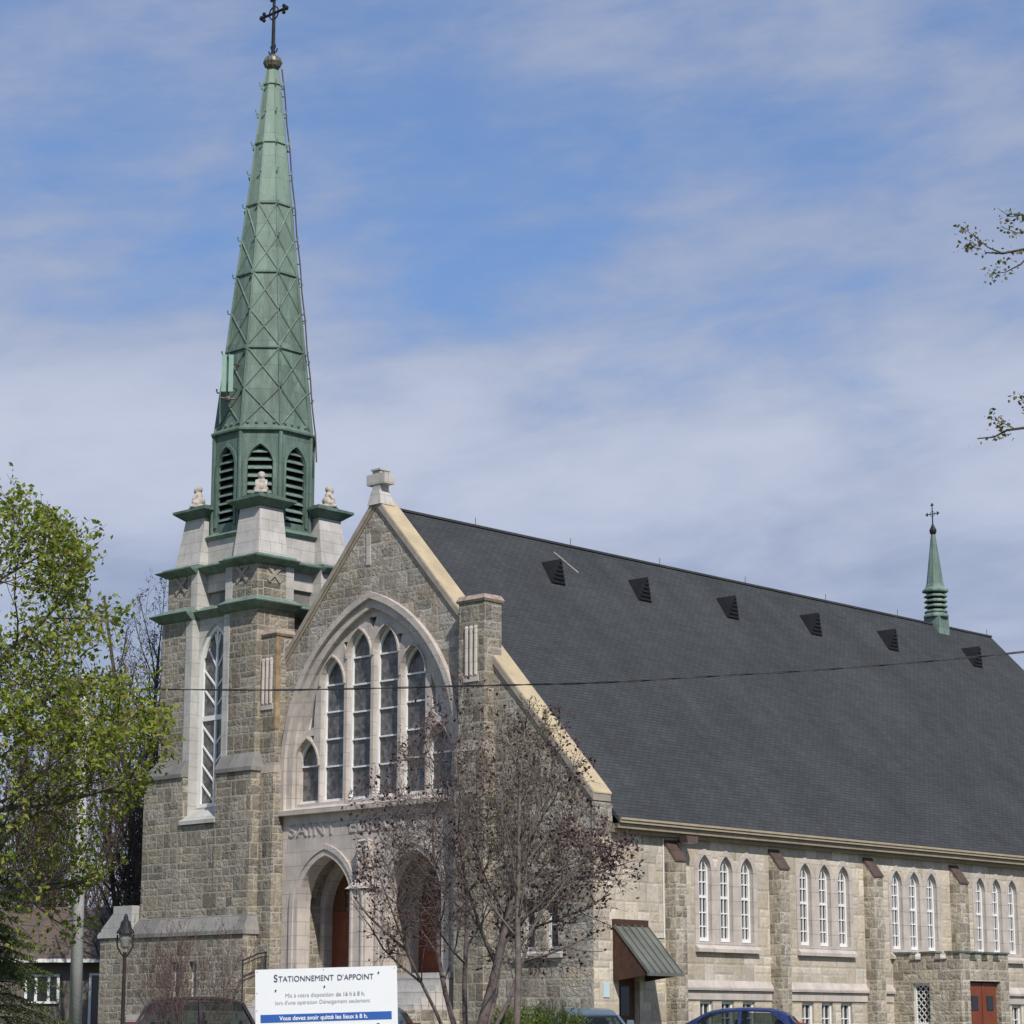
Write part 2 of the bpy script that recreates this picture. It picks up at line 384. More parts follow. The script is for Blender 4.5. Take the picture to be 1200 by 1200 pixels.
# ------------------------------------------------------------------ mesh helpers
ORIGIN = {}
class MB:
    def __init__(self):
        self.v = []; self.f = []
    def add(self, verts, faces):
        o = len(self.v)
        self.v += [tuple(p) for p in verts]
        self.f += [tuple(i + o for i in fc) for fc in faces]
        return self
    def box(self, x0, x1, y0, y1, z0, z1):
        return self.frustum(x0, x1, y0, y1, z0, x0, x1, y0, y1, z1)
    def frustum(self, x0, x1, y0, y1, z0, X0, X1, Y0, Y1, z1):
        v = [(x0, y0, z0), (x1, y0, z0), (x1, y1, z0), (x0, y1, z0), (X0, Y0, z1), (X1, Y0, z1), (X1, Y1, z1), (X0, Y1, z1)]
        return self.add(v, [(3, 2, 1, 0), (4, 5, 6, 7), (0, 1, 5, 4), (1, 2, 6, 5), (2, 3, 7, 6), (3, 0, 4, 7)])
    def plate(self, outline, holes, fr, d0, d1):
        """flat piece with holes: outline in (u, v), thickness from d0 to d1, fr maps (u, v, d) to space"""
        loops = [list(outline)] + [list(h) for h in holes]
        tris = tessellate_polygon([[Vector((u, v, 0)) for u, v in lp] for lp in loops])
        flat = [p for lp in loops for p in lp]; n = len(flat)
        vs = [fr(u, v, d0) for u, v in flat] + [fr(u, v, d1) for u, v in flat]
        fs = [tuple(t) for t in tris] + [(t[2] + n, t[1] + n, t[0] + n) for t in tris]
        o = 0
        for lp in loops:
            k = len(lp)
            for i in range(k):
                a, c = o + i, o + (i + 1) % k
                fs.append((a, c, c + n, a + n))
            o += k
        return self.add(vs, fs)
    def loft(self, rings, cap=True):
        k = len(rings[0]); vs = [p for r in rings for p in r]; fs = []
        for j in range(len(rings) - 1):
            for i in range(k):
                a, c = j * k + i, j * k + (i + 1) % k
                fs.append((a, c, c + k, a + k))
        if cap:
            fs.append(tuple(range(k - 1, -1, -1))); fs.append(tuple((len(rings) - 1) * k + i for i in range(k)))
        return self.add(vs, fs)
    def tube(self, pts, radii, sides=6):
        pts = [Vector(p) for p in pts]; n = len(pts)
        if not hasattr(radii, '__len__'):
            radii = [radii] * n
        rings = []; ref = None
        for i in range(n):
            d = (pts[min(i + 1, n - 1)] - pts[max(i - 1, 0)])
            d = d.normalized() if d.length > 1e-9 else Vector((0, 0, 1))
            if ref is None:
                ref = Vector((1, 0, 0)) if abs(d.x) < 0.8 else Vector((0, 1, 0))
            a = (ref - d * ref.dot(d)).normalized(); c = d.cross(a); ref = a
            rings.append([pts[i] + (a * math.cos(t) + c * math.sin(t)) * radii[i]
                          for t in [2 * PI * k / sides for k in range(sides)]])
        return self.loft(rings)
    def bar(self, p, q, wd, dp=None, side=(0, 0, 1)):
        """square bar between two points"""
        p, q = Vector(p), Vector(q); dp = dp or wd
        d = (q - p).normalized(); s = Vector(side)
        a = (s - d * s.dot(d)).normalized(); c = d.cross(a)
        R = [a * wd / 2 + c * dp / 2, -a * wd / 2 + c * dp / 2, -a * wd / 2 - c * dp / 2, a * wd / 2 - c * dp / 2]
        return self.loft([[p + r for r in R], [q + r for r in R]])
    def lathe(self, c, prof, sides=16, rot=0.0):
        return self.loft([[(c[0] + r * math.cos(rot + 2 * PI * k / sides), c[1] + r * math.sin(rot + 2 * PI * k / sides), c[2] + z)
                           for k in range(sides)] for r, z in prof])
    def ball(self, c, r, seg=12, sc=(1, 1, 1)):
        prof = [(max(1e-3, math.sin(PI * k / seg)), -math.cos(PI * k / seg)) for k in range(seg + 1)]
        o = len(self.v)
        self.lathe((0, 0, 0), prof, seg)
        for i in range(o, len(self.v)):
            x, y, z = self.v[i]
            self.v[i] = (c[0] + x * r * sc[0], c[1] + y * r * sc[1], c[2] + z * r * sc[2])
        return self

def obj(name, mb, mat, parent=None, at=None, smooth=False, local=False, recalc=True):
    """link a mesh; its vertices are world positions (local=True: already in the parent's frame)"""
    po = Vector((0, 0, 0)) if (parent is None or local) else ORIGIN.get(parent.name, Vector())
    org = Vector(at) if at is not None else po
    me = bpy.data.meshes.new(name)
    me.from_pydata([(p[0] - org.x, p[1] - org.y, p[2] - org.z) for p in mb.v], [], mb.f)
    if recalc:
        bm = bmesh.new(); bm.from_mesh(me)
        bmesh.ops.recalc_face_normals(bm, faces=bm.faces)
        bm.to_mesh(me); bm.free()
    if smooth:
        me.polygons.foreach_set('use_smooth', [True] * len(me.polygons))
    me.materials.append(mat)
    o = bpy.data.objects.new(name, me); scene.collection.objects.link(o)
    o.location = org - po
    if parent is not None:
        o.parent = parent
    ORIGIN[o.name] = org
    return o

def root(name, loc, label, cat, group=None, rz=0.0):
    o = bpy.data.objects.new(name, None); scene.collection.objects.link(o)
    o.location = loc; o.rotation_euler = (0, 0, rz); o.empty_display_size = 0.3
    ORIGIN[o.name] = Vector(loc)
    return tag(o, label, cat, group)

def tag(o, label, cat, group=None):
    o['label'] = label; o['category'] = cat
    if group: o['group'] = group
    return o

def dup(o, world_loc, parent):
    c = o.copy(); scene.collection.objects.link(c)
    c.parent = parent; c.location = Vector(world_loc) - ORIGIN.get(parent.name, Vector())
    ORIGIN[c.name] = Vector(world_loc)
    for ch in list(o.children):
        k = ch.copy(); scene.collection.objects.link(k); k.parent = c
    return c

def at(px, py, depth):
    """point of the place seen at a pixel of the 1200 px photograph, `depth` metres out"""
    return CAM + (fwd + rgt * ((px - 600) / FPX) + upv * ((600 - py) / FPX)) * depth

FX = lambda u, v, d: (d, u, v)       # upright plate across the front (u = y, v = z, d = x)
FY = lambda u, v, d: (u, d, v)       # upright plate along the nave  (u = x, v = z, d = y)

def arch(c, a, z0, zs, k, n=10):
    """pointed arch opening: centre c, half width a, sill z0, spring zs, arc centres k beyond the middle"""
    r = a + k; t1 = math.acos(k / r); pts = [(c + a, z0)]
    for i in range(n + 1):
        t = t1 * i / n
        pts.append((c - k + r * math.cos(t), zs + r * math.sin(t)))
    for i in range(n - 1, -1, -1):
        t = t1 * i / n
        pts.append((c + k - r * math.cos(t), zs + r * math.sin(t)))
    pts.append((c - a, z0))
    return pts
def apex(a, zs, k):
    return zs + math.sqrt((a + k) ** 2 - k * k)
def rect(u0, u1, v0, v1):
    return [(u0, v0), (u1, v0), (u1, v1), (u0, v1)]

# ------------------------------------------------------------------ ground
GROUND = -0.8
def ground_z(x, y):
    d = math.hypot(x - CAM.x, y - CAM.y)
    t = min(1, max(0, (d - 22) / 20)); t = t * t * (3 - 2 * t)
    return -1.6 + 0.8 * t
m, nt, b = new_mat('lawn_and_earth', 0.95, 0.1); M_ground = m
g = nt.n('ShaderNodeNewGeometry')
f = nt.noise(g.outputs['Position'], 0.5, 6.0, 0.65)
nt.put(b.inputs['Base Color'], nt.ramp(f, [(0.3, (0.055, 0.075, 0.022)), (0.55, (0.085, 0.10, 0.035)), (0.75, (0.13, 0.115, 0.07))]))
m, nt, b = new_mat('worn_asphalt', 0.9, 0.2); M_asph = m
g = nt.n('ShaderNodeNewGeometry')
f = nt.noise(g.outputs['Position'], 1.2, 6.0, 0.7)
nt.put(b.inputs['Base Color'], nt.ramp(f, [(0.3, (0.055, 0.055, 0.057)), (0.7, (0.085, 0.083, 0.08))]))

def sheet(name, xs, ys, dz, mat):
    mb = MB(); nx = len(xs)
    mb.add([(x, y, ground_z(x, y) + dz) for y in ys for x in xs],
           [(j * nx + i, j * nx + i + 1, (j + 1) * nx + i + 1, (j + 1) * nx + i) for j in range(len(ys) - 1) for i in range(nx - 1)])
    o = obj(name, mb, mat); o['kind'] = 'structure'
    return o
gx = [-2500, -800, -300] + list(range(-140, 81, 4)) + [200, 600, 2500]
sheet('ground', gx, gx, 0.0, M_ground)
sheet('parking_lot', list(range(-24, 45, 3)), list(range(-34, -13, 3)), 0.02, M_asph)

# ------------------------------------------------------------------ the church
W = 10.02
church = root('stone_church', (0, 0, GROUND), 'grey stone church with dark shingle roof, great arched front window and green copper spire', 'church')
P = lambda name, mb, mat, **k: obj(name, mb, mat, church, **k)

# gabled front wall
C0 = 0.12                                  # middle line of the great window
rake = lambda y: 18.12 - 1.09 * abs(y)
out = [(-W, GROUND)] + [(-W, rake(W) - 0.1), (0, rake(0) - 0.1), (6.2, rake(6.2) - 0.1), (6.2, GROUND), (4.6, GROUND)]
big = arch(C0, 4.35, 7.4, 9.0, 1.76, 14)
out = [(-W, GROUND), (-W, rake(W) - 0.1), (0, rake(0) - 0.1), (6.2, rake(6.2) - 0.1), (6.2, GROUND), (4.55, GROUND), (4.55, 7.3)] + \
      [(u, max(v, 7.3)) for u, v in big] + [(-4.3, 7.3), (-4.3, GROUND)]
sw = [rect(-7.55, -6.98, 2.55, 4.15), rect(-8.55, -7.98, 2.55, 4.15)]
P('front_wall', MB().plate(out, sw, FX, 0.0, 0.85), M_gable)

mb = MB()                                   # slot of dressed stone near the gable top
mb.box(-0.035, 0.1, 0.25, 0.45, 16.0, 17.1)
P('gable_slot', mb, M_pale)

for s in (-1, 1):                           # tan metal copings on the rakes
    y1 = 10.12 if s < 0 else 6.2
    top = lambda y: 18.40 - 1.09 * y
    mb = MB()
    mb.plate([(0.0, top(0)), (s * y1, top(y1)), (s * y1, top(y1) - 0.26), (0.0, top(0) - 0.26)], [], FX, -0.07, 0.78)
    P('gable_coping', mb, M_kerb)
    mb = MB()
    mb.plate([(0.0, top(0) + 0.035), (s * (y1 + 0.02), top(y1 + 0.02) + 0.035), (s * (y1 + 0.02), top(y1) - 0.03), (0.0, top(0) + 0.002)], [], FX, -0.03, 0.81)
    P('coping_cap', mb, M_trim)
    mb = MB()
    mb.plate([(0.0, top(0) - 0.26), (s * (y1 - 0.05), top(y1) - 0.21), (s * (y1 - 0.05), top(y1) - 0.37), (0.0, top(0) - 0.42)], [], FX, -0.035, 0.76)
    P('coping_underside', mb, M_trimd)
mb = MB()                                   # kneeler stone where the coping ends
mb.plate([(-W - 0.022, 6.0), (-10.2, 6.5), (-10.2, 7.0), (-W - 0.022, 7.1)], [], FX, -0.05, 0.76)
P('kneeler', mb, M_gable)
mb = MB()                                   # stumpy stone cross on the gable
mb.frustum(-0.12, 0.58, -0.34, 0.34, 18.1, -0.05, 0.45, -0.20, 0.20, 18.62)
mb.box(-0.02, 0.42, -0.19, 0.19, 18.6, 19.34)
mb.box(-0.05, 0.45, -0.46, 0.46, 18.84, 19.22)
mb.box(-0.07, 0.47, -0.24, 0.24, 19.34, 19.40)
P('gable_cross', mb, M_pier)

# great window: moulded arch, tracery, lancets
mb = MB()
o1, o2, o3 = arch(C0, 4.50, 7.52, 9.0, 1.76, 16), arch(C0, 4.28, 7.52, 9.0, 1.76, 16), arch(C0, 3.98, 7.52, 9.0, 1.76, 16)
mb.plate(o1, [arch(C0, 4.28, 7.521, 9.0, 1.76, 16)], FX, -0.17, 0.3) if False else None
def ring(mb, A, B, fr, d0, d1):
    n = len(A)
    for i in range(n - 1):
        q = [A[i], A[i + 1], B[i + 1], B[i]]
        vs = [fr(*p, d0) for p in q] + [fr(*p, d1) for p in q]
        mb.add(vs, [(0, 1, 2, 3), (7, 6, 5, 4), (0, 4, 5, 1), (2, 6, 7, 3)] + ([(0, 3, 7, 4)] if i == 0 else []) + ([(1, 5, 6, 2)] if i == n - 2 else []))
ring(mb, o1, o2, FX, -0.20, 0.3)
ring(mb, arch(C0, 4.275, 7.52, 9.0, 1.76, 16), o3, FX, -0.06, 0.34)
ring(mb, arch(C0, 3.975, 7.52, 9.0, 1.76, 16), arch(C0, 3.90, 7.52, 9.0, 1.76, 16), FX, 0.10, 0.4)
P('window_arch', mb, M_pale)
lan = []
for dy_, top in ((3.30, 10.15), (2.03, 12.95), (0.675, 13.80), (-0.675, 13.80), (-2.03, 12.95), (-3.30, 10.15)):
    c = C0 + 0.10 + dy_
    a, k = 0.60, 0.50
    zs = top - apex(a, 0, k)
    lan.append((c, a, k, zs, top))
tr_out = arch(C0, 3.95, 7.55, 9.0, 1.76, 16)
holes = [arch(c, a, 7.86, zs, k, 6) for c, a, k, zs, t in lan]
def spand(s):
    return [(C0 + 0.1 + s * 2.98, 10.55), (C0 + 0.1 + s * 2.88, 11.9), (C0 + 0.1 + s * 3.36, 10.75), (C0 + 0.1 + s * 3.5, 10.35)][::1 if s > 0 else -1]
holes += [spand(1), spand(-1)]
for yy, z0, z1, wd in ((0.0, 13.72, 14.15, 0.20), (1.35, 13.0, 13.42, 0.14), (-1.35, 13.0, 13.42, 0.14), (3.05, 10.0, 10.25, 0.1), (-3.05, 10.0, 10.25, 0.1)):
    holes.append([(C0 + 0.1 + yy, z0), (C0 + 0.1 + yy + wd, z1), (C0 + 0.1 + yy - wd, z1)])
P('tracery', MB().plate(tr_out, holes, FX, 0.12, 0.42), M_pale)
for c, a, k, zs, t in lan:                   # hood mouldings over each lancet head
    mb = MB()
    ring(mb, arch(c, a + 0.072, zs, zs, k, 6)[1:-1], arch(c, a + 0.012, zs, zs, k, 6)[1:-1], FX, 0.05, 0.13)
    P('tracery_moulding', mb, M_pale)
mb = MB()
for z0, z1, d0, yy in ((7.50, 7.58, 0.0, 4.5), (7.58, 7.72, 0.1, 4.4)):
    pass
mb.plate([(-0.30, 7.46), (-0.30, 7.62), (0.5, 7.88), (0.5, 7.46)], [], lambda u, v, d: (u, d, v), C0 - 4.48, C0 + 4.48)
P('window_sill', mb, M_pale)
for c, a, k, zs, t in lan:
    mb = MB()
    ring(mb, arch(c, a, 7.87, zs, k, 6), arch(c, a - 0.085, 7.87, zs, k, 6), FX, 0.30, 0.44)
    mb.box(0.295, 0.445, c - a + 0.004, c + a - 0.004, 7.874, 7.97)
    z = t - 0.95
    while z > 8.3:
        mb.box(0.32, 0.42, c - a + 0.05, c + a - 0.05, z - 0.028, z + 0.028); z -= 0.96
    wf = P('lancet_window', mb, M_white)
    obj('pane', MB().plate(arch(c, a, 7.87, zs, k, 6), [], FX, 0.39, 0.40), M_glass, wf)
for s in (1, -1):
    mb = MB(); h = spand(s); cy_ = sum(p[0] for p in h) / 4; cz_ = sum(p[1] for p in h) / 4
    inn = [(cy_ + (u - cy_) * 0.62, cz_ + (v - cz_) * 0.74) for u, v in h]
    ring(mb, h + h[:1], inn + inn[:1], FX, 0.30, 0.44)
    wf = P('spandrel_window', mb, M_white)
    obj('pane', MB().plate(h, [], FX, 0.39, 0.40), M_glass, wf)
P('window_backing', MB().plate(arch(C0, 4.05, 7.55, 9.0, 1.76, 12), [], FX, 0.60, 0.66), M_dark)

# dressed stone entrance zone with two pointed porches
DY = (C0 + 2.17, C0 - 2.2)
outl = [(C0 - 4.45, 0.9), (C0 + 4.42, 0.9), (C0 + 4.42, 7.46), (C0 - 4.45, 7.46)]
dh = [arch(c, 1.36, 0.95, 4.25, 0.42, 10) for c in DY]
P('entrance_wall', MB().plate(outl, dh, FX, -0.05, 0.5), M_pale)
for c in DY:
    mb = MB()
    ring(mb, arch(c, 1.76, 1.0, 4.25, 0.42, 10), arch(c, 1.58, 1.0, 4.25, 0.42, 10), FX, -0.14, 0.0)
    ring(mb, arch(c, 1.575, 1.0, 4.25, 0.42, 10), arch(c, 1.37, 1.0, 4.25, 0.42, 10), FX, -0.09, 0.0)
    P('porch_arch', mb, M_pale)
    mb = MB()
    ring(mb, arch(c, 2.0, 0.9, 4.25, 0.42, 10), arch(c, 1.62, 0.9, 4.25, 0.42, 10), FX, 0.51, 1.20)
    P('porch_lining', mb, M_front)
    mb = MB()
    ring(mb, arch(c, 2.0, 0.9, 4.1, 0.42, 10), arch(c, 1.40, 0.9, 4.1, 0.42, 10), FX, 1.21, 1.62)
    P('inner_arch', mb, M_pale)
    mb = MB()
    mb.plate(rect(c - 1.45, c + 1.45, 1.9, 4.15), [], FX, 1.60, 1.66)
    for j in (-1, 1):
        for q in range(3):
            mb.box(1.575, 1.61, c + j * 0.7 - 0.5, c + j * 0.7 + 0.5, 2.1 + q * 0.66, 2.58 + q * 0.66)
    mb.box(1.56, 1.61, c - 0.03, c + 0.03, 1.9, 4.15)
    dr = P('front_door', mb, M_door)
    obj('handle', MB().box(1.5, 1.56, c + 0.08, c + 0.12, 2.8, 3.2), M_iron, dr)
    mb = MB().plate(arch(c, 1.45, 4.16, 4.2, 0.42, 8), [], FX, 1.60, 1.66)
    for q in (-0.75, 0, 0.75):
        mb.box(1.56, 1.61, c + q - 0.05, c + q + 0.05, 4.16, 5.3 - abs(q) * 0.5)
    P('door_tympanum', mb, M_door2)
    P('porch_floor', MB().box(-0.3, 1.7, c - 2.0, c + 2.0, 1.72, 1.9), M_pier)
mb = MB()                                    # slim buttress between the porches with a canopied niche
mb.box(-0.52, -0.04, C0 - 0.38, C0 + 0.42, 0.9, 4.75)
mb.frustum(-0.62, -0.04, C0 - 0.50, C0 + 0.54, 4.75, -0.34, -0.04, C0 - 0.30, C0 + 0.34, 5.05)
mb.box(-0.32, -0.05, C0 - 0.24, C0 + 0.28, 5.05, 6.35)
mb.frustum(-0.36, -0.05, C0 - 0.25, C0 + 0.29, 6.35, -0.24, -0.05, C0 - 0.18, C0 + 0.22, 6.42)
mb.box(-0.37, -0.31, C0 - 0.20, C0 - 0.13, 5.1, 6.3); mb.box(-0.37, -0.31, C0 + 0.17, C0 + 0.24, 5.1, 6.3)
mb.box(-0.58, -0.50, C0 - 0.28, C0 - 0.20, 1.0, 4.7); mb.box(-0.58, -0.50, C0 + 0.24, C0 + 0.32, 1.0, 4.7)
P('niche_buttress', mb, M_pale)

def text_mesh(txt, size, bold=0.0, align='LEFT', extr=0.01, space=1.0):
    cu = bpy.data.curves.new('lettering', 'FONT')
    cu.body = txt; cu.size = size; cu.extrude = extr; cu.offset = bold; cu.align_x = align; cu.space_character = space
    o = bpy.data.objects.new('lettering', cu)
    me = bpy.data.meshes.new_from_object(o)
    mb = MB(); mb.add([tuple(v.co) for v in me.vertices], [tuple(p.vertices) for p in me.polygons])
    bpy.data.objects.remove(o); bpy.data.curves.remove(cu); bpy.data.meshes.remove(me)
    return mb
for word, ya, wd_ in (('SAINT', 4.1, 2.45), ('EDOUARD', 1.0, 3.9)):
    t = text_mesh(word, 0.66, 0.004, 'LEFT', 0.02, 1.12)
    wid = max(p[0] for p in t.v)
    t.v = [(-0.07 - p[2], C0 + ya - p[0] * wd_ / wid, 6.72 + p[1]) for p in t.v]
    P('carved_name', t, M_carve)
mb = MB()
mb.box(-0.08, -0.04, C0 + 3.9, C0 + 4.1, 6.0, 6.03); mb.box(-0.08, -0.04, C0 + 3.5, C0 + 3.7, 6.0, 6.03)

# entrance steps and their side walls
mb = MB()
for k in range(13):
    mb.box(-0.32 - 0.32 * (k + 1), -0.05 if k == 0 else -0.32 - 0.32 * k + 0.02, C0 - 4.2, C0 + 4.1, GROUND, 1.9 - 0.205 * (k + 1))
P('entrance_steps', mb, M_pier)
mb = MB()
for yy in (C0 - 4.9, C0 + 4.15):
    mb = MB().frustum(-4.6, -0.5, yy, yy + 0.7, GROUND, -4.5, -0.5, yy, yy + 0.7, 0.7)
    P('step_wall', mb, M_butt)

# twin buttress piers beside the great window
for s, y0, y1 in ((-1, -5.74, -4.56), (1, 4.62, 5.55)):
    mb = MB()
    mb.box(-0.46, 0.36, y0, y1, GROUND, 13.98)
    mb.box(-0.56, 0.4, y0 - 0.07, y1 + 0.07, GROUND, 9.0)
    pr = P('window_pier', mb, M_front)
    mb = MB()
    mb.frustum(-0.50, 0.40, y0 - 0.04, y1 + 0.04, 13.94, -0.54, 0.44, y0 - 0.08, y1 + 0.08, 14.02)
    mb.frustum(-0.54, 0.44, y0 - 0.08, y1 + 0.08, 14.02, -0.45, 0.34, y0 + 0.0, y1 - 0.0, 14.18)
    obj('cap', mb, M_rustcap, pr)
    mb = MB()
    for q in range(3):
        yc = (y0 + y1) / 2 + (q - 1) * 0.21
        mb.tube([(-0.47, yc, 11.5), (-0.47, yc, 13.05)], 0.07, 8)
        mb.ball((-0.47, yc, 13.07), 0.085, 6)
    mb.box(-0.50, -0.44, (y0 + y1) / 2 - 0.34, (y0 + y1) / 2 + 0.34, 11.28, 11.5)
    obj('carved_panel', mb, M_pale, pr)
    if s > 0:
        obj('stained_quoin', MB().box(-0.463, -0.24, y0 - 0.003, y0 + 0.1, 10.6, 13.93), M_rustq, pr)
    mb = MB().frustum(-0.57, 0.4, y0 - 0.08, y1 + 0.08, 9.0, -0.455, 0.4, y0 + 0.005, y1 - 0.005, 9.32)
    obj('weathering', mb, M_kerb, pr)

# pair of windows in the low front wall
for yy in (-7.55, -8.55):
    mb = MB()
    ring(mb, rect(yy, yy + 0.57, 2.55, 4.15) + [(yy, 2.55)], rect(yy + 0.08, yy + 0.49, 2.64, 4.07) + [(yy + 0.08, 2.64)], FX, 0.22, 0.34)
    mb.box(0.24, 0.32, yy + 0.05, yy + 0.52, 3.3, 3.35)
    wf = P('aisle_window', mb, M_white)
    obj('pane', MB().plate(rect(yy, yy + 0.57, 2.55, 4.15), [], FX, 0.31, 0.32), M_glass, wf)
P('aisle_sill', MB().plate([(-0.14, 2.28), (-0.14, 2.42), (0.3, 2.58), (0.3, 2.28)], [], FY, -8.75, -6.8), M_pale)

# nave side wall, its bays and buttresses
BAY = 5.5; B0 = 3.5; NB = 5
def triple_outline(cx, grow=0.0):
    """scalloped outline of three joined pointed heads"""
    pts = [(cx - 1.12 - 0.52 + grow, 2.62), (cx + 1.12 + 0.52 - grow, 2.62)]
    for c in (cx + 1.12, cx, cx - 1.12):
        a = 0.54 - grow
        pts += [p for p in arch(c, a, 0, 5.12, 0.30, 6)[1:-1]]
    return pts
nave_out = [(0.85, GROUND), (40.5, GROUND), (40.5, 6.3), (0.85, 6.3)]
holes = [rect(1.2, 2.2, GROUND + 0.02, 1.75)]
bays = [B0 + 0.28 + BAY * (k + 0.5) + 0.12 for k in range(NB)]
for cx in bays:
    tri = triple_outline(cx, 0.07); holes.append([(u, max(v, 2.7)) for u, v in tri])
    for q in (-1.12, 0, 1.12):
        holes.append(rect(cx + q - 0.33, cx + q + 0.33, -0.5, 0.98))
P('nave_wall', MB().plate(nave_out, holes, FY, -W, -W + 0.7), M_nave)
P('nave_corner', MB().box(0.012, 0.849, -W - 0.02, -W + 0.01, GROUND, 6.9), M_nave)
sample = None
for i, cx in enumerate(bays):
    oph = [arch(cx + q, 0.335, 2.88, 5.16, 0.26, 6) for q in (-1.12, 0, 1.12)]
    P('lancet_surround', MB().plate(triple_outline(cx), oph, FY, -W - 0.03, -W + 0.42), M_pale)
    mb = MB().plate([(-W - 0.16, 2.55), (-W - 0.16, 2.66), (-W + 0.1, 2.88), (-W + 0.1, 2.55)], [], lambda u, v, d: (d, u, v), cx - 1.66, cx + 1.66)
    P('lancet_sill', mb, M_pale)
    for q in (-1.12, 0, 1.12):
        c = cx + q
        if sample is None:
            mb = MB()
            ring(mb, arch(c, 0.335, 2.9, 5.16, 0.26, 6), arch(c, 0.255, 2.9, 5.16, 0.26, 6), FY, -W + 0.14, -W + 0.30)
            mb.box(c - 0.331, c + 0.331, -W + 0.135, -W + 0.305, 2.904, 3.02)
            for z in (3.38, 3.83, 4.36, 4.82, 5.2):
                mb.box(c - 0.29, c + 0.29, -W + 0.17, -W + 0.25, z - 0.02, z + 0.02)
            mb.box(c - 0.29, c + 0.29, -W + 0.16, -W + 0.26, 4.30, 4.39)
            for dx_ in (-0.085, 0.085):
                mb.box(c + dx_ - 0.018, c + dx_ + 0.018, -W + 0.17, -W + 0.25, 2.95, 5.52)
            sample = P('nave_lancet', mb, M_white, at=(c, -W, 3.0))
            obj('pane', MB().plate(arch(c, 0.335, 2.9, 5.16, 0.26, 6), [], FY, -W + 0.225, -W + 0.235), M_pane, sample)
        else:
            dup(sample, (c, -W, 3.0), church)
P('nave_backing', MB().box(1.0, 40, -W + 0.5, -W + 0.55, 2.0, 5.9), M_dark)
sample = None
for i, cx in enumerate(bays):
    for q in (-1.12, 0, 1.12):
        c = cx + q
        if i == 2:
            continue
        if sample is None:
            mb = MB()
            rr = rect(c - 0.33, c + 0.33, -0.5, 0.98)
            ri = rect(c - 0.25, c + 0.25, -0.4, 0.9)
            ring(mb, rr + rr[:1], ri + ri[:1], FY, -W + 0.10, -W + 0.24)
            for z in (0.02, 0.45):
                mb.box(c - 0.29, c + 0.29, -W + 0.13, -W + 0.20, z - 0.018, z + 0.018)
            mb.box(c - 0.018, c + 0.018, -W + 0.13, -W + 0.20, -0.45, 0.94)
            sample = P('basement_window', mb, M_white, at=(c, -W, 0.2))
            obj('pane', MB().plate(rr, [], FY, -W + 0.185, -W + 0.195), M_pane, sample)
        else:
            dup(sample, (c, -W, 0.2), church)
P('basement_backing', MB().box(2.5, 40, -W + 0.4, -W + 0.45, GROUND, 1.5), M_dark)
for k in range(-1, NB):
    x0 = 4.07 + BAY * k if k >= 0 else 2.75
    x1 = B0 + BAY * (k + 1) - 0.02
    if k < 0:
        continue
    segs = [(x0, x1)]
    if k == 2:
        segs = [(x0, 16.1)]
    if k == 3:
        segs = [(x0, x1)]
    for a, c in segs:
        P('water_table', MB().plate([(-W - 0.14, 1.33), (-W - 0.14, 1.42), (-W + 0.02, 1.68), (-W + 0.02, 1.33)], [], lambda u, v, d: (d, u, v), a, c), M_pale)
        P('plinth_band', MB().box(a, c, -W - 0.05, -W + 0.05, 1.03, 1.31), M_pale)
sample = None
for k in range(NB + 1):
    x = B0 + BAY * k
    if sample is None:
        mb = MB(); mb.box(x, x + 0.56, -W - 0.44, -W + 0.1, GROUND, 5.42)
        mb.plate([(-W - 0.44, 5.42), (-W + 0.1, 6.12), (-W + 0.1, 5.42)], [], lambda u, v, d: (d, u, v), x, x + 0.56)
        sample = P('nave_buttress', mb, M_butt, at=(x, -W, 0))
        mb = MB()
        mb.plate([(-W - 0.48, 5.37), (-W - 0.48, 5.43), (-W + 0.02, 6.10), (-W + 0.02, 6.02)], [], lambda u, v, d: (d, u, v), x - 0.02, x + 0.58)
        mb.box(x - 0.03, x + 0.59, -W - 0.25, -W - 0.235, 5.66, 5.77)
        obj('weathering', mb, M_brown, sample)
    else:
        dup(sample, (x, -W, 0), church)

# roofs
SL = (18.1 - 6.62) / 10.47
def roof_plane(s):
    mb = MB()
    y1 = 10.47
    a = [(0.72, 0, 18.1), (39.6, 0, 18.1), (41.2, s * y1, 6.62), (0.72, s * y1, 6.62)]
    mb.loft([a, [(x, y, z - 0.16) for x, y, z in a]])
    return mb
rf = P('nave_roof', roof_plane(-1), M_roof)
P('nave_roof', roof_plane(1), M_roof)
P('rear_gable', MB().add([(39.3, 0, 17.7), (40.6, -10.0, 6.7), (40.6, 10.0, 6.7), (40.6, -10, GROUND), (40.6, 10, GROUND)], [(0, 1, 2), (1, 3, 4, 2)]), M_nave, recalc=False)
mb = MB()
mb.box(0.8, 41.2, -10.56, -10.40, 6.53, 6.60)
mb.box(0.8, 41.2, -10.52, -10.42, 6.44, 6.525)
P('gutter', mb, M_gut)
mb = MB()
mb.box(0.8, 41.2, -10.42, -W - 0.004, 6.28, 6.43)
mb.box(0.8, 41.2, -10.22, -W - 0.002, 6.16, 6.275)
P('eaves_cornice', mb, M_trimd)
P('ridge_cap', MB().box(0.74, 39.6, -0.1, 0.1, 18.06, 18.14), M_roof)
for x in (5.0, 10.2, 15.5, 21.0, 26.6, 32.0, 39.3):
    P('lightning_rod', MB().tube([(x, 0, 18.1), (x, 0, 18.42)], 0.011, 5), M_iron)
mb = MB(); mb.bar((8.75, -0.45, 17.625), (9.3, -1.2, 16.80), 0.03, 0.03, (1, 0, 0)); P('roof_patch_strip', mb, M_pier)
sample = None                                # triangular louvred roof vents
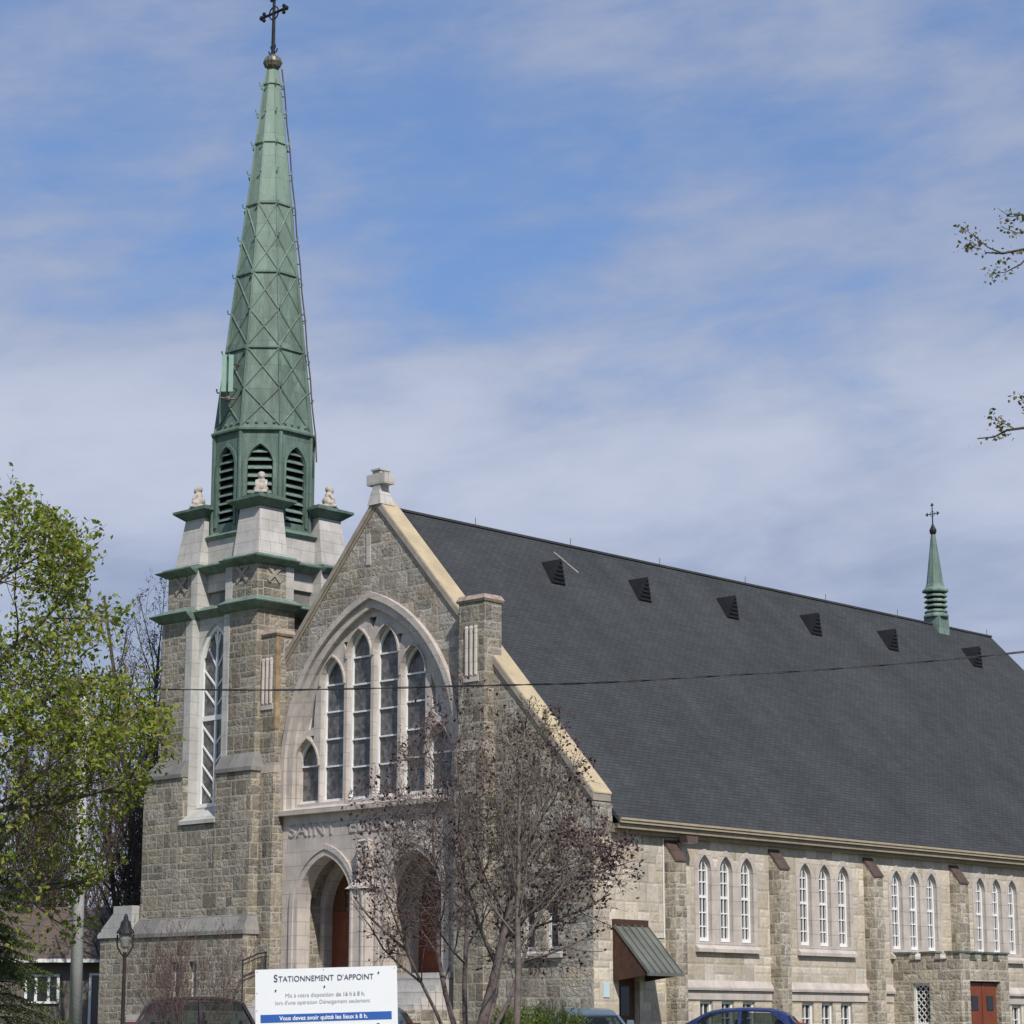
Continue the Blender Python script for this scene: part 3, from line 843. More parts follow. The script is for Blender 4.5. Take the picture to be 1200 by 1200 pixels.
for x in (7.4, 12.3, 17.7, 23.25, 28.8, 35.4):
    if sample is None:
        zr = 16.95; yb = -(18.1 - zr) / SL; zb = 15.98; yf = -(18.1 - zb) / SL
        A = (x, yb + 0.02, zr); F = (x, yf - 0.12, zr)
        L1, L2 = (x - 0.40, yf + 0.02, zb), (x + 0.40, yf + 0.02, zb)
        mb = MB().add([A, F, L1, L2], [(0, 1, 2), (1, 0, 3), (1, 3, 2)])
        sample = P('roof_vent', mb, M_iron, at=(x, yf, zb))
        mb = MB()
        for q in range(6):
            t_ = (q + 0.5) / 6.5; hw = 0.35 * (1 - t_)
            z_ = zb + (zr - zb) * t_; y_ = yf + 0.02 - 0.14 * t_
            mb.box(x - hw, x + hw, y_ - 0.05, y_, z_, z_ + 0.04)
        obj('louver', mb, M_iron, sample)
    else:
        dup(sample, (x, yf, zb), church)

# ------------------------------------------------------------------ bell tower
TX, TY = 1.80, 8.15
def notched(cx, cy, hx, hy, bw, inset, z):
    A, B = hx, hy; a, b_ = hx - bw, hy - bw; i = inset
    pts = [(A, -b_), (A - i, -b_), (A - i, b_), (A, b_), (A, B), (a, B), (a, B - i), (-a, B - i), (-a, B), (-A, B), (-A, b_), (-A + i, b_),
           (-A + i, -b_), (-A, -b_), (-A, -B), (-a, -B), (-a, -B + i), (a, -B + i), (a, -B), (A, -B)]
    return [(cx + x, cy + y, z) for x, y in pts]
HX, HY, BW, INS = 2.52, 2.72, 1.80, 0.60
XF = TX - HX                                    # front plane of the shaft
mb = MB()
mb.loft([notched(TX, TY, HX, HY, BW, INS, z) for z in (3.5, 15.1)])
P('tower_shaft', mb, M_front)
r0, r1 = TY - (HY - BW), TY + (HY - BW)         # window recess
P('window_jamb', MB().box(XF - 0.03, XF + INS + 0.05, r1 - 0.02, r1 + 0.36, 7.3, 14.95), M_jamb)
P('window_jamb', MB().box(XF - 0.03, XF + INS + 0.05, r0 - 0.30, r0 + 0.02, 7.3, 14.95), M_jamb)
wc = (r0 + r1) / 2; wa = (r1 - r0) / 2 - 0.03
zs = 14.78 - apex(wa, 0, 0.75)
mb = MB().plate(rect(r0 - 0.02, r1 + 0.02, 7.3, 15.05), [arch(wc, wa, 8.0, zs, 0.75, 10)], FX, XF + 0.30, XF + INS + 0.02)
P('tower_window_arch', mb, M_jamb)
mb = MB().plate([(XF - 0.34, 7.36), (XF - 0.34, 7.5), (XF + 0.45, 8.05), (XF + 0.45, 7.36)], [], FY, r0 - 0.05, r1 + 0.08)
P('tower_window_sill', mb, M_jamb)
mb = MB()
ring(mb, arch(wc, wa, 8.02, zs, 0.75, 10), arch(wc, wa - 0.17, 8.02, zs, 0.75, 10), FX, XF + 0.40, XF + 0.56)
mb.box(XF + 0.395, XF + 0.565, wc - wa + 0.004, wc + wa - 0.004, 8.024, 8.16)
xm0, xm1 = XF + 0.43, XF + 0.52
mb.box(xm0, xm1, wc - 0.05, wc + 0.05, 8.1, 14.55)
mb.box(XF + 0.41, XF + 0.54, wc - wa + 0.05, wc + wa - 0.05, 11.20, 11.38)
z = 8.2
while z < 14.2:                                  # chevron glazing bars
    for s in (-1, 1):
        za = z + 0.0; zb_ = z + 0.78
        if abs(z - 11.0) < 0.25:
            continue
        hw = wa - 0.08 if zb_ < zs else max(0.15, (wa - 0.08) * (14.75 - zb_) / (14.75 - zs))
        mb.bar((XF + 0.475, wc, za), (XF + 0.475, wc + s * hw, zb_ if zb_ < 14.4 else 14.4), 0.05, 0.06, (1, 0, 0))
    z += 0.70
tw = P('tower_window', mb, M_white)
obj('pane', MB().plate(arch(wc, wa, 8.02, zs, 0.75, 10), [], FX, XF + 0.49, XF + 0.50), M_glass, tw)

# lower stage buttresses with sloped weatherings
XL = XF - 0.26
mb = MB()
mb.box(XL, XF + 0.5, TY - HY - 0.16, r0, 3.4, 9.12); mb.box(XL, XF + 0.5, r1, TY + HY + 0.46, 3.4, 9.12)
mb.box(XL + 0.03, XF + 0.5, r0 - 0.1, r1 + 0.1, 3.4, 7.34)
mb.box(XF + 0.4, TX + HX + 0.3, TY + HY - 0.3, TY + HY + 0.46, 3.4, 9.12)
mb.box(XF + 0.4, TX + HX + 0.1, TY - HY - 0.1, TY - HY + 0.5, 3.4, 9.12)
P('tower_lower_stage', mb, M_front)
for y0, y1, g0, g1 in ((TY - HY - 0.16, r0, 1, 0), (r1, TY + HY + 0.46, 0, 1)):
    mb = MB()
    mb.box(XL - 0.07, XF + 0.3, y0 - 0.07 * g0, y1 + 0.07 * g1, 9.10, 9.24)
    mb.frustum(XL - 0.07, XF + 0.3, y0 - 0.07 * g0, y1 + 0.07 * g1, 9.24, XF - 0.01, XF + 0.3, y0 + 0.12 * g0, y1 - 0.42 * g1, 9.78)
    P('tower_weathering', mb, M_weather)
mb = MB()
mb.frustum(XF + 0.3, TX + HX + 0.36, TY + HY - 0.3, TY + HY + 0.53, 9.10, XF + 0.3, TX + HX, TY + HY - 0.3, TY + HY + 0.02, 9.78)
P('tower_weathering', mb, M_weather)
# base
XB = XF - 0.50
mb = MB()
bw_ = [rect(8.72, 9.12, 1.1, 2.45), rect(7.72, 8.12, 1.1, 2.45)]
mb.plate(rect(TY - HY - 0.24, TY + HY + 0.75, GROUND, 3.38), bw_, FX, XB, XB + 0.6)
mb.box(XB + 0.6, TX + HX + 0.5, TY - HY - 0.2, TY + HY + 0.75, GROUND, 3.38)
for x0 in (XB + 0.02, TX + HX - 1.2):
    mb.box(x0, x0 + 1.5, TY + HY + 0.7, TY + HY + 2.5, GROUND, 3.42)
P('tower_base', mb, M_front)
mb = MB()
mb.box(XB - 0.08, TX + HX + 0.55, TY - HY - 0.30, TY + HY + 0.80, 3.36, 3.50)
mb.frustum(XB - 0.08, TX + HX + 0.55, TY - HY - 0.30, TY + HY + 0.80, 3.50, XL - 0.005, TX + HX + 0.3, TY - HY - 0.17, TY + HY + 0.47, 4.05)
P('base_weathering', mb, M_weather)
for x0 in (XB + 0.02, TX + HX - 1.2):
    mb = MB()
    mb.plate([(TY + HY + 0.6, 3.40), (TY + HY + 2.62, 3.40), (TY + HY + 2.62, 3.52), (TY + HY + 1.7, 4.30), (TY + HY + 1.7, 4.55), (TY + HY + 0.6, 4.55)], [], FX, x0 - 0.06, x0 + 1.56)
    P('side_buttress_weathering', mb, M_jamb)
mb = MB()
mb.box(XB - 0.03, XB + 0.1, TY - HY - 0.25, TY + HY + 0.76, 0.35, 0.62)
P('tower_plinth', mb, M_pale)
for y0 in (8.72, 7.72):
    mb = MB(); rr = rect(y0, y0 + 0.40, 1.1, 2.45); ri = rect(y0 + 0.075, y0 + 0.325, 1.2, 2.37)
    ring(mb, rr + rr[:1], ri + ri[:1], FX, XB + 0.16, XB + 0.28)
    wf = P('tower_base_window', mb, M_white)
    obj('pane', MB().plate(rr, [], FX, XB + 0.24, XB + 0.25), M_glass, wf)

# lower cornice, cross stage, upper cornice
def cornice(prof, hx, hy, bw, ins, mat, name):
    mb = MB()
    mb.loft([notched(TX, TY, hx + o, hy + o, bw + 2 * o * 0.55, ins, z) for o, z in prof])
    return P(name, mb, mat)
cornice([(0.02, 14.98), (0.08, 15.0), (0.36, 15.22), (0.38, 15.26), (0.20, 15.36), (0.0, 15.47), (-0.3, 15.5)], HX, HY, BW, 0.35, M_cop, 'lower_cornice')
SX, SY = HX - 0.10, HY - 0.16
mb = MB(); mb.loft([notched(TX, TY, SX, SY, 1.72, 0.62, z) for z in (15.3, 16.9)])
P('cross_stage', mb, M_front)
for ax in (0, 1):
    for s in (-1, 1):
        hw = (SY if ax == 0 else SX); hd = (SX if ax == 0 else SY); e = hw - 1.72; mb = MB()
        def bx(u0, u1, d0, d1, z0, z1):
            if ax == 0:
                mb.box(min(TX + s * d0, TX + s * d1), max(TX + s * d0, TX + s * d1), TY + u0, TY + u1, z0, z1)
            else:
                mb.box(TX + u0, TX + u1, min(TY + s * d0, TY + s * d1), max(TY + s * d0, TY + s * d1), z0, z1)
        for q in (-1, 1):
            u0, u1 = sorted((q * (e - 0.03), q * (e + 0.34)))
            bx(u0, u1, hd - 0.64, hd + 0.025, 15.35, 16.85)
        bx(-e, e, hd - 0.64, hd - 0.45, 16.05, 16.85)
        P('stage_panel', mb, M_pier)
        mb = MB(); bx(-e, e, hd - 0.63, hd - 0.58, 15.5, 16.04); P('stage_recess_shade', mb, M_weather)  # dark back plate, its colour paints the shade low in the recess
for ax in (0, 1):
    for s in (-1, 1):
        for q in (-1, 1):
            hw = (SY if ax == 0 else SX); hd = (SX if ax == 0 else SY) + 0.02
            uc = q * (hw - 0.80); zc = 16.38; mb = MB()
            for sg in (-1, 1):
                p0 = (uc - 0.30, zc - 0.28 * sg); p1 = (uc + 0.30, zc + 0.28 * sg)
                hd = hd + (0.006 if sg > 0 else 0)
                if ax == 0:
                    mb.bar((TX + s * hd, TY + p0[0], p0[1]), (TX + s * hd, TY + p1[0], p1[1]), 0.06, 0.13, (1, 0, 0))
                else:
                    mb.bar((TX + p0[0], TY + s * hd, p0[1]), (TX + p1[0], TY + s * hd, p1[1]), 0.06, 0.13, (0, 1, 0))
            P('carved_cross', mb, M_kerb)
cornice([(0.02, 16.72), (0.07, 16.74), (0.36, 16.89), (0.38, 16.93), (0.21, 16.98), (0.19, 16.99), (0.19, 17.03), (0.04, 17.10), (-0.3, 17.12)], SX, SY, 1.72, 0.34, M_cop, 'upper_cornice')

# tapered corner piers with copper caps and carved figures
PX, PY = 2.26, 2.42
mb = MB(); mb.box(TX - 1.86, TX + 1.86, TY - 1.98, TY + 1.98, 17.0, 18.12)
P('belfry_base', mb, M_pier)
mb = MB()
mb.frustum(TX - 1.92, TX + 1.92, TY - 2.04, TY + 2.04, 18.06, TX - 2.02, TX + 2.02, TY - 2.14, TY + 2.14, 18.16)
mb.frustum(TX - 2.02, TX + 2.02, TY - 2.14, TY + 2.14, 18.16, TX - 1.78, TX + 1.78, TY - 1.83, TY + 1.83, 18.36)
P('belfry_ledge', mb, M_cop)
corner_pts = []
for sx in (-1, 1):
    for sy in (-1, 1):
        def sq(ax0, ax1, c, s):
            a, c2 = c + s * ax0, c + s * ax1
            return min(a, c2), max(a, c2)
        b0 = sq(PX - 1.42, PX, TX, sx); c0 = sq(PY - 1.46, PY, TY, sy)
        b1 = sq(PX - 1.36, PX - 0.26, TX, sx); c1 = sq(PY - 1.40, PY - 0.28, TY, sy)
        mb = MB()
        mb.frustum(b0[0], b0[1], c0[0], c0[1], 17.08, *b1, *c1, 19.05)
        pr = P('corner_pier', mb, M_pier)
        mb = MB(); e = 0.37
        mb.frustum(*b1, *c1, 18.94, b1[0] - e, b1[1] + e, c1[0] - e, c1[1] + e, 19.22)
        mb.frustum(b1[0] - e, b1[1] + e, c1[0] - e, c1[1] + e, 19.22, b1[0] - e, b1[1] + e, c1[0] - e, c1[1] + e, 19.31)
        mb.frustum(b1[0] - e, b1[1] + e, c1[0] - e, c1[1] + e, 19.31, b1[0] - 0.02, b1[1] + 0.02, c1[0] - 0.02, c1[1] + 0.02, 19.43)
        mb.box(b1[0] + 0.05, b1[1] - 0.05, c1[0] + 0.05, c1[1] - 0.05, 19.42, 19.49)
        obj('cap', mb, M_copd, pr)
        corner_pts.append(((b1[0] + b1[1]) / 2 + sx * 0.26, (c1[0] + c1[1]) / 2 + sy * 0.26, math.atan2(sy, sx), pr))
def figure(cx, cy, ang):
    """small seated stone figure looking outward"""
    mb = MB()
    mb.box(-0.28, 0.28, -0.24, 0.24, 0.0, 0.1)
    mb.ball((-0.06, 0, 0.26), 0.22, 12, (1.05, 1.0, 0.9)); mb.ball((-0.03, 0, 0.42), 0.18, 12, (0.9, 1.0, 1.25))
    mb.ball((0.02, 0, 0.68), 0.135, 12, (1.0, 0.95, 1.15)); mb.ball((0.11, 0, 0.63), 0.06, 8); mb.ball((-0.04, 0, 0.72), 0.14, 10, (1.0, 1.1, 1.0))
    for s in (-1, 1):
        mb.tube([(0.02, s * 0.16, 0.5), (0.14, s * 0.17, 0.32), (0.17, s * 0.12, 0.1)], [0.075, 0.07, 0.06], 8)
        mb.ball((0.05, s * 0.2, 0.17), 0.10, 8, (1.5, 0.8, 0.8))
    ca_, sa_ = math.cos(ang), math.sin(ang)
    mb.v = [(cx + x * ca_ - y * sa_, cy + x * sa_ + y * ca_, 19.49 + z) for x, y, z in mb.v]
    return mb
for cx, cy, ang, pr in corner_pts:
    o = P('stone_figure', figure(cx, cy, ang), M_statue, smooth=True)
    md = o.modifiers.new('remesh', 'REMESH'); md.mode = 'VOXEL'; md.voxel_size = 0.025; md.use_smooth_shade = True

# octagonal louvred belfry
AP = 1.82; RO = AP / math.cos(PI / 8)
BX, BY = TX - 0.02, TY + 0.02
bz0, bz1 = 18.2, 22.12
mb = MB(); dark = MB(); louv = []
for k in range(8):
    ang = k * PI / 4
    n = Vector((math.cos(ang), math.sin(ang), 0)); t_ = Vector((-n.y, n.x, 0)); hw = RO * math.sin(PI / 8)
    cc = Vector((BX, BY, 0))
    fr = lambda u, v, d, n=n, t_=t_, cc=cc: tuple(cc + t_ * u + n * d + Vector((0, 0, v)))
    op = arch(0, 0.47, 18.62, 20.75, 0.42, 8)
    mb.plate([(-hw, bz0), (hw, bz0), (hw, bz1), (-hw, bz1)], [op], fr, AP - 0.12, AP)
    ring(mb, arch(0, 0.62, 18.5, 20.75, 0.42, 8), arch(0, 0.50, 18.5, 20.75, 0.42, 8), fr, AP - 0.01, AP + 0.06)
    lm = MB()
    z = 18.72
    while z < 21.5:
        dzz = max(0, z - 20.75); r = 0.89
        w2 = 0.46 if dzz == 0 else max(0.0, math.sqrt(max(0, r * r - dzz * dzz)) - 0.42)
        if w2 > 0.08:
            q = [(-w2, z, AP - 0.02), (w2, z, AP - 0.02), (w2, z + 0.19, AP - 0.26), (-w2, z + 0.19, AP - 0.26)]
            vs = [fr(*p) for p in q] + [fr(p[0], p[1] + 0.035, p[2]) for p in q]
            lm.add(vs, [(0, 1, 2, 3), (7, 6, 5, 4), (0, 4, 5, 1), (1, 5, 6, 2), (2, 6, 7, 3), (3, 7, 4, 0)])
        z += 0.315
    louv.append(lm)
    a2 = ang + PI / 8
    v_ = Vector((BX + RO * math.cos(a2), BY + RO * math.sin(a2), 0))
    mb.tube([v_ + Vector((0, 0, bz0)), v_ + Vector((0, 0, bz1))], 0.085, 8)
P('belfry', mb, M_copd)
for lm in louv:
    P('louver', lm, M_cop)
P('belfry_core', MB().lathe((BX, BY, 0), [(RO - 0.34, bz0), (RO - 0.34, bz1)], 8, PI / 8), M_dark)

# spire
sz0, sz1 = 22.12, 37.2
def srad(z):
    t_ = (z - sz0) / (sz1 - sz0)
    return RO * 1.0 * (1 - t_) + 0.27 * t_
mb = MB()
mb.lathe((BX, BY, 0), [(RO + 0.02, sz0 - 0.06), (RO + 0.14, sz0 - 0.02), (RO + 0.15, sz0 + 0.05), (RO - 0.02, sz0 + 0.16)] , 8, PI / 8)
mb.lathe((BX, BY, 0), [(srad(sz0 + 0.05) - 0.03, sz0 + 0.05), (srad(sz1), sz1)], 8, PI / 8)
def sp(k, z, off=0.0):
    a = PI / 8 + k * PI / 4; r = srad(z) + off
    return Vector((BX + r * math.cos(a), BY + r * math.sin(a), z))
lev = [22.2, 25.44, 28.55, 31.45, 34.07, 36.61]
for k in range(8):
    mb.tube([sp(k, 22.2, 0.0), sp(k, 37.15, 0.0)], [0.06, 0.03], 6)
    for z in lev[1:]:
        mb.tube([sp(k, z, 0.02), sp(k + 1, z, 0.02)], 0.045, 5)
    for i in range(3):
        za, zb_ = lev[i], lev[i + 1]; zm = (za + zb_) / 2
        for (z0, z1_) in ((zb_, zm), (zm, za + 0.1)):
            mb.tube([sp(k, z0), sp(k + 1, z1_)], 0.032, 4); mb.tube([sp(k + 1, z0), sp(k, z1_)], 0.032, 4)
    for i in range(5):                            # small hooks on the arrises
        for f_ in (0.5, 0.97):
            z = lev[i] + (lev[i + 1] - lev[i]) * f_
            p = sp(k, z, 0.0); d = Vector((p.x - BX, p.y - BY, 0)).normalized()
            mb.tube([p, p + d * 0.14, p + d * 0.17 + Vector((0, 0, 0.14))], [0.035, 0.03, 0.035], 5)
    for q in range(4):
        p = sp(k, 22.42, -0.02).lerp(sp(k + 1, 22.42, -0.02), (q + 0.7) / 4.4)
        mb.ball(p, 0.07, 6)
P('spire', mb, M_spire)
mb = MB()
mb.lathe((BX, BY, 37.1), [(0.2, 0), (0.24, 0.1), (0.17, 0.16), (0.30, 0.30), (0.36, 0.47), (0.31, 0.64), (0.16, 0.76), (0.08, 0.82)], 16)
for q in range(8):
    a = q * PI / 4
    mb.tube([(BX + 0.28 * math.cos(a), BY + 0.28 * math.sin(a), 37.35), (BX + 0.37 * math.cos(a), BY + 0.37 * math.sin(a), 37.57), (BX + 0.28 * math.cos(a), BY + 0.28 * math.sin(a), 37.78)], 0.025, 5)
P('spire_ball', mb, M_lead, smooth=False)

def iron_cross(mb, c, z0, z1, arm, half, r, ringr):
    x, y = c
    mb.tube([(x, y, z0), (x, y, z1)], [r * 1.5, r], 8)
    mb.tube([(x, y - half, arm), (x, y + half, arm)], r, 8)
    mb.tube([(x, y + ringr * math.cos(a), arm + ringr * math.sin(a)) for a in [2 * PI * i / 16 for i in range(17)]], r * 0.55, 5)
    for dy, dz_ in ((-half, 0), (half, 0), (0, z1 - arm)):
        p = Vector((x, y + dy, arm + dz_)); d = Vector((0, dy, dz_)).normalized(); o = Vector((0, d.z, -d.y))
        mb.ball(p, r * 1.9, 6)
        for s in (-1, 1):
            mb.ball(p - d * r * 2.6 + o * s * r * 2.5, r * 1.5, 6)
mb = MB()
iron_cross(mb, (BX, BY), 37.85, 40.42, 39.68, 0.74, 0.055, 0.27)
for s in (-1, 1):
    mb.tube([(BX, BY, 38.0), (BX, BY + s * 0.2, 37.98), (BX, BY + s * 0.26, 38.12)], 0.03, 5)
    mb.tube([(BX, BY, 38.1), (BX, BY + s * 0.12, 38.2), (BX, BY + s * 0.14, 38.3)], 0.03, 5)
    mb.tube([(BX, BY, 38.9), (BX, BY + s * 0.08, 38.95)], 0.03, 5)
P('spire_cross', mb, M_iron)
mb = MB()                                         # lightning conductor standing off the spire
dr_ = Vector((math.cos(-PI / 4), math.sin(-PI / 4), 0))
pts = []
for i in range(14):
    z = 37.3 - (37.3 - 22.3) * i / 13
    pts.append(Vector((BX, BY, z)) + dr_ * (srad(z) * math.cos(PI / 8) + 0.13 + (0.03 if i % 2 else 0.0)))
mb.tube(pts, 0.03, 5)
for p in pts[1::2]:
    mb.tube([p, p - dr_ * 0.17], 0.03, 5)
mb.tube([pts[-1], pts[-1] + Vector((0, 0, -1.0)) + dr_ * 0.05], 0.03, 5)
P('lightning_conductor', mb, M_brown)

# ridge turret at the far end of the roof
RX = 35.1
mb = MB()
mb.frustum(RX - 0.44, RX + 0.44, -0.44, 0.44, 17.0, RX - 0.40, RX + 0.40, -0.40, 0.40, 18.45)
mb.lathe((RX, 0, 0), [(0.50, 18.4), (0.58, 18.45), (0.58, 18.52), (0.42, 18.72)], 8, PI / 8)
for q in range(4):
    z = 18.66 + q * 0.24
    mb.lathe((RX, 0, 0), [(0.42, z), (0.53, z), (0.545, z + 0.04), (0.42, z + 0.15)], 8, PI / 8)
mb.lathe((RX, 0, 0), [(0.42, 19.58), (0.60, 19.62), (0.61, 19.70), (0.46, 19.84), (0.40, 19.98), (0.10, 22.35), (0.10, 22.4)], 8, PI / 8)
tu = P('ridge_turret', mb, M_cop)
obj('turret_core', MB().lathe((RX, 0, 0), [(0.39, 18.6), (0.39, 19.62)], 8, PI / 8), M_dark, tu)
mb = MB(); mb.lathe((RX, 0, 22.3), [(0.10, 0), (0.16, 0.12), (0.17, 0.22), (0.10, 0.36), (0.04, 0.5)], 10)
iron_cross(mb, (RX, 0), 22.6, 23.75, 23.28, 0.33, 0.022, 0.12)
obj('turret_cross', mb, M_iron, tu)

# side door with its lean-to metal canopy
mb = MB()
c0, c1, yo = 0.88, 2.52, -W - 1.5
top = [(c0, -W - 0.03, 3.32), (c1, -W - 0.03, 3.32), (c1, yo, 1.78), (c0, yo, 1.78)]
mb.loft([[(x, y, z) for x, y, z in top], [(x, y, z - 0.07) for x, y, z in top]])
for q in range(6):
    x = c0 + 0.02 + (c1 - c0 - 0.04) * q / 5
    mb.bar((x, -W - 0.03, 3.345), (x, yo, 1.805), 0.035, 0.06, (1, 0, 0))
mb.bar((c0 - 0.04, yo, 1.74), (c1 + 0.04, yo, 1.74), 0.1, 0.08)
cn = P('door_canopy', mb, plain('grey_green_seamed_metal', (0.15, 0.155, 0.135), 0.42, 0.2, 1.5, 0.4))
mb = MB()
for x in (c0 + 0.06, c1 - 0.06):
    mb.plate([(-W - 0.02, 3.2), (yo + 0.08, 1.72), (-W - 0.02, 1.55)], [], lambda u, v, d: (d, u, v), x - 0.03, x + 0.03)
mb.box(c0, c1, -W - 0.12, -W - 0.02, 3.26, 3.46)
obj('canopy_side', mb, M_wood, cn)
dr = P('side_door', MB().plate(rect(1.2, 2.2, GROUND + 0.02, 1.75), [], FY, -W + 0.22, -W + 0.28), M_door2)
obj('door_glass', MB().box(1.5, 1.9, -W + 0.19, -W + 0.215, 0.5, 1.4), M_pane, dr)

# battlemented side porch
mb = MB()
ex0, ex1, ey = 16.15, 19.25, -12.85
mb.plate(rect(ey, -W + 0.02, GROUND, 2.48), [rect(-11.55, -10.85, 0.25, 1.68)], lambda u, v, d: (d, u, v), ex0, ex0 + 0.35)
mb.plate([(ex0 + 0.351, GROUND), (16.72, GROUND), (16.72, 1.75), (18.68, 1.75), (18.68, GROUND), (ex1, GROUND), (ex1, 2.48), (ex0 + 0.351, 2.48)], [], FY, ey, ey + 0.4)
mb.box(ex1 - 0.35, ex1, ey + 0.401, -W + 0.02, GROUND, 2.48)
def merlons(mb, a, c, gaps, gw, fr):
    edges = [a] + [e for g_ in gaps for e in (g_ - gw / 2, g_ + gw / 2)] + [c]
    for i in range(0, len(edges), 2):
        fr(edges[i], edges[i + 1])
P_ = P('side_porch', mb, M_butt)
mb = MB(); cp = MB()
gy = [-12.05, -11.0]; gxs = [16.95, 17.7, 18.45]
merlons(mb, ey, -W, gy, 0.42, lambda a, c: mb.box(ex0, ex0 + 0.3, a, c, 2.481, 2.72))
merlons(cp, ey, -W, gy, 0.42, lambda a, c: cp.box(ex0 - 0.05, ex0 + 0.36, a - 0.03, c + 0.03, 2.72, 2.78))
merlons(mb, ex0 + 0.31, ex1, gxs, 0.36, lambda a, c: mb.box(a, c, ey, ey + 0.3, 2.481, 2.72))
merlons(cp, ex0 + 0.37, ex1, gxs, 0.36, lambda a, c: cp.box(a - 0.03, c + 0.03, ey - 0.05, ey + 0.36, 2.72, 2.78))
for g_ in gy: cp.box(ex0 - 0.04, ex0 + 0.36, g_ - 0.24, g_ + 0.24, 2.485, 2.52)
for g_ in gxs: cp.box(g_ - 0.21, g_ + 0.21, ey - 0.04, ey + 0.36, 2.485, 2.52)
obj('battlement', mb, M_butt, P_); obj('battlement_flashing', cp, M_copd, P_)
obj('porch_roof', MB().box(ex0 + 0.36, ex1 - 0.36, ey + 0.41, -W, 2.2, 2.3), M_copd, P_)
mb = MB()
mb.plate(rect(16.78, 18.62, GROUND, 1.70), [], FY, ey + 0.16, ey + 0.22)
mb.box(17.68, 17.72, ey + 0.13, ey + 0.16, GROUND, 1.7)
dr = P('porch_door', mb, plain('red_brown_door_paint', (0.20, 0.055, 0.028), 0.45, 0.15, 2.0))
mb = MB()
for x in (17.0, 17.98):
    mb.box(x, x + 0.42, ey + 0.135, ey + 0.158, 0.75, 1.25)
obj('door_glass', mb, M_pane, dr)
mb = MB(); yc0, yc1 = -11.55, -10.85
rr = rect(yc0, yc1, 0.25, 1.68); ri = rect(yc0 + 0.07, yc1 - 0.07, 0.33, 1.60)
fxp = lambda u, v, d: (d, u, v)
ring(mb, rr + rr[:1], ri + ri[:1], fxp, ex0 + 0.08, ex0 + 0.18)
for q in range(-3, 9):
    for s in (-1, 1):
        u0, v0 = yc0 + 0.07, 0.33 + q * 0.24
        p0 = [u0, v0]; p1 = [yc1 - 0.07, v0 + 0.62]
        if s < 0: p0[0], p1[0] = p1[0], p0[0]
        # clip to the frame
        t0 = max(0, (0.33 - p0[1]) / 0.62); t1 = min(1, (1.60 - p0[1]) / 0.62)
        if t1 > t0 + 0.05:
            a = (ex0 + 0.13, p0[0] + (p1[0] - p0[0]) * t0, p0[1] + 0.62 * t0); c = (ex0 + 0.13, p0[0] + (p1[0] - p0[0]) * t1, p0[1] + 0.62 * t1)
            mb.bar(a, c, 0.022, 0.03, (1, 0, 0))
wf = P('lattice_window', mb, M_white)
obj('pane', MB().plate(rr, [], fxp, ex0 + 0.15, ex0 + 0.16), M_pane, wf)

# conduit along the wall
mb = MB()
mb.tube([(4.2, -W - 0.03, 6.12), (3.4, -W - 0.03, 6.12), (3.4, -W - 0.03, 2.95), (2.9, -W - 0.03, 2.95)], 0.022, 5)
P('wall_conduit', mb, M_white)

# ------------------------------------------------------------------ fixtures on the church
fl = root('floodlight', (4.1, -W, 6.0), 'brown floodlight box on a bracket below the church eaves above the first buttress', 'floodlight')
mb = MB(); mb.frustum(3.95, 4.45, -W - 0.62, -W - 0.28, 5.98, 3.90, 4.5, -W - 0.60, -W - 0.30, 6.2)
obj('housing', mb, M_brown, fl)
obj('bracket', MB().bar((4.2, -W - 0.0, 6.05), (4.2, -W - 0.35, 6.08), 0.07), M_iron, fl)
obj('lens', MB().frustum(3.97, 4.43, -W - 0.60, -W - 0.30, 5.975, 3.97, 4.43, -W - 0.6, -W - 0.3, 5.985), M_white, fl)
o = obj('wall_notice', MB().box(0.42, 0.70, -W - 0.05, -W - 0.006, 1.05, 1.5), plain('pale_blue_plastic', (0.55, 0.68, 0.74), 0.4, 0.05), at=(0.56, -W - 0.01, 1.05))
tag(o, 'small pale blue notice plate fixed to the stone wall left of the canopied side door', 'notice')

an = root('panel_antenna', at(267, 470, 90.6), 'pair of green antenna panels on a bracket at the left edge of the spire', 'antenna')
tow = (CAM - Vector((BX, BY, 0))); tow.z = 0; tow.normalize()
M_ant = plain('pale_green_antenna_paint', (0.26, 0.40, 0.33), 0.5, 0.08)
for px in (262.6, 270.6):
    p = Vector(at(px, 437, 90.6))
    mb = MB()
    R = [p + rgt * sx * 0.09 + tow * sy * 0.06 for sx, sy in ((-1, -1), (1, -1), (1, 1), (-1, 1))]
    mb.loft([[r + Vector((0, 0, -0.74)) for r in R], [r + Vector((0, 0, 0.70)) for r in R]])
    obj('panel', mb, M_ant, an)
p = Vector(at(268, 437, 90.6)) - tow * 0.1
axis = Vector((BX, BY, p.z))
mb = MB()
mb.tube([p + Vector((0, 0, -0.95)), p + Vector((0, 0, 0.8))], 0.035, 6)
for dz_ in (-0.5, 0.45, -0.9):
    q = p + Vector((0, 0, dz_)); d = (Vector((BX, BY, q.z)) - q); mb.tube([q, q + d * 0.45], 0.035, 6)
mb.tube([p + rgt * -0.3 + Vector((0, 0, -0.95)), p + rgt * 0.25 + Vector((0, 0, -1.0))], 0.04, 6)
mb.ball(p + Vector((0, 0, -1.0)) + tow * 0.05, 0.12, 8)
obj('bracket', mb, M_lead, an)

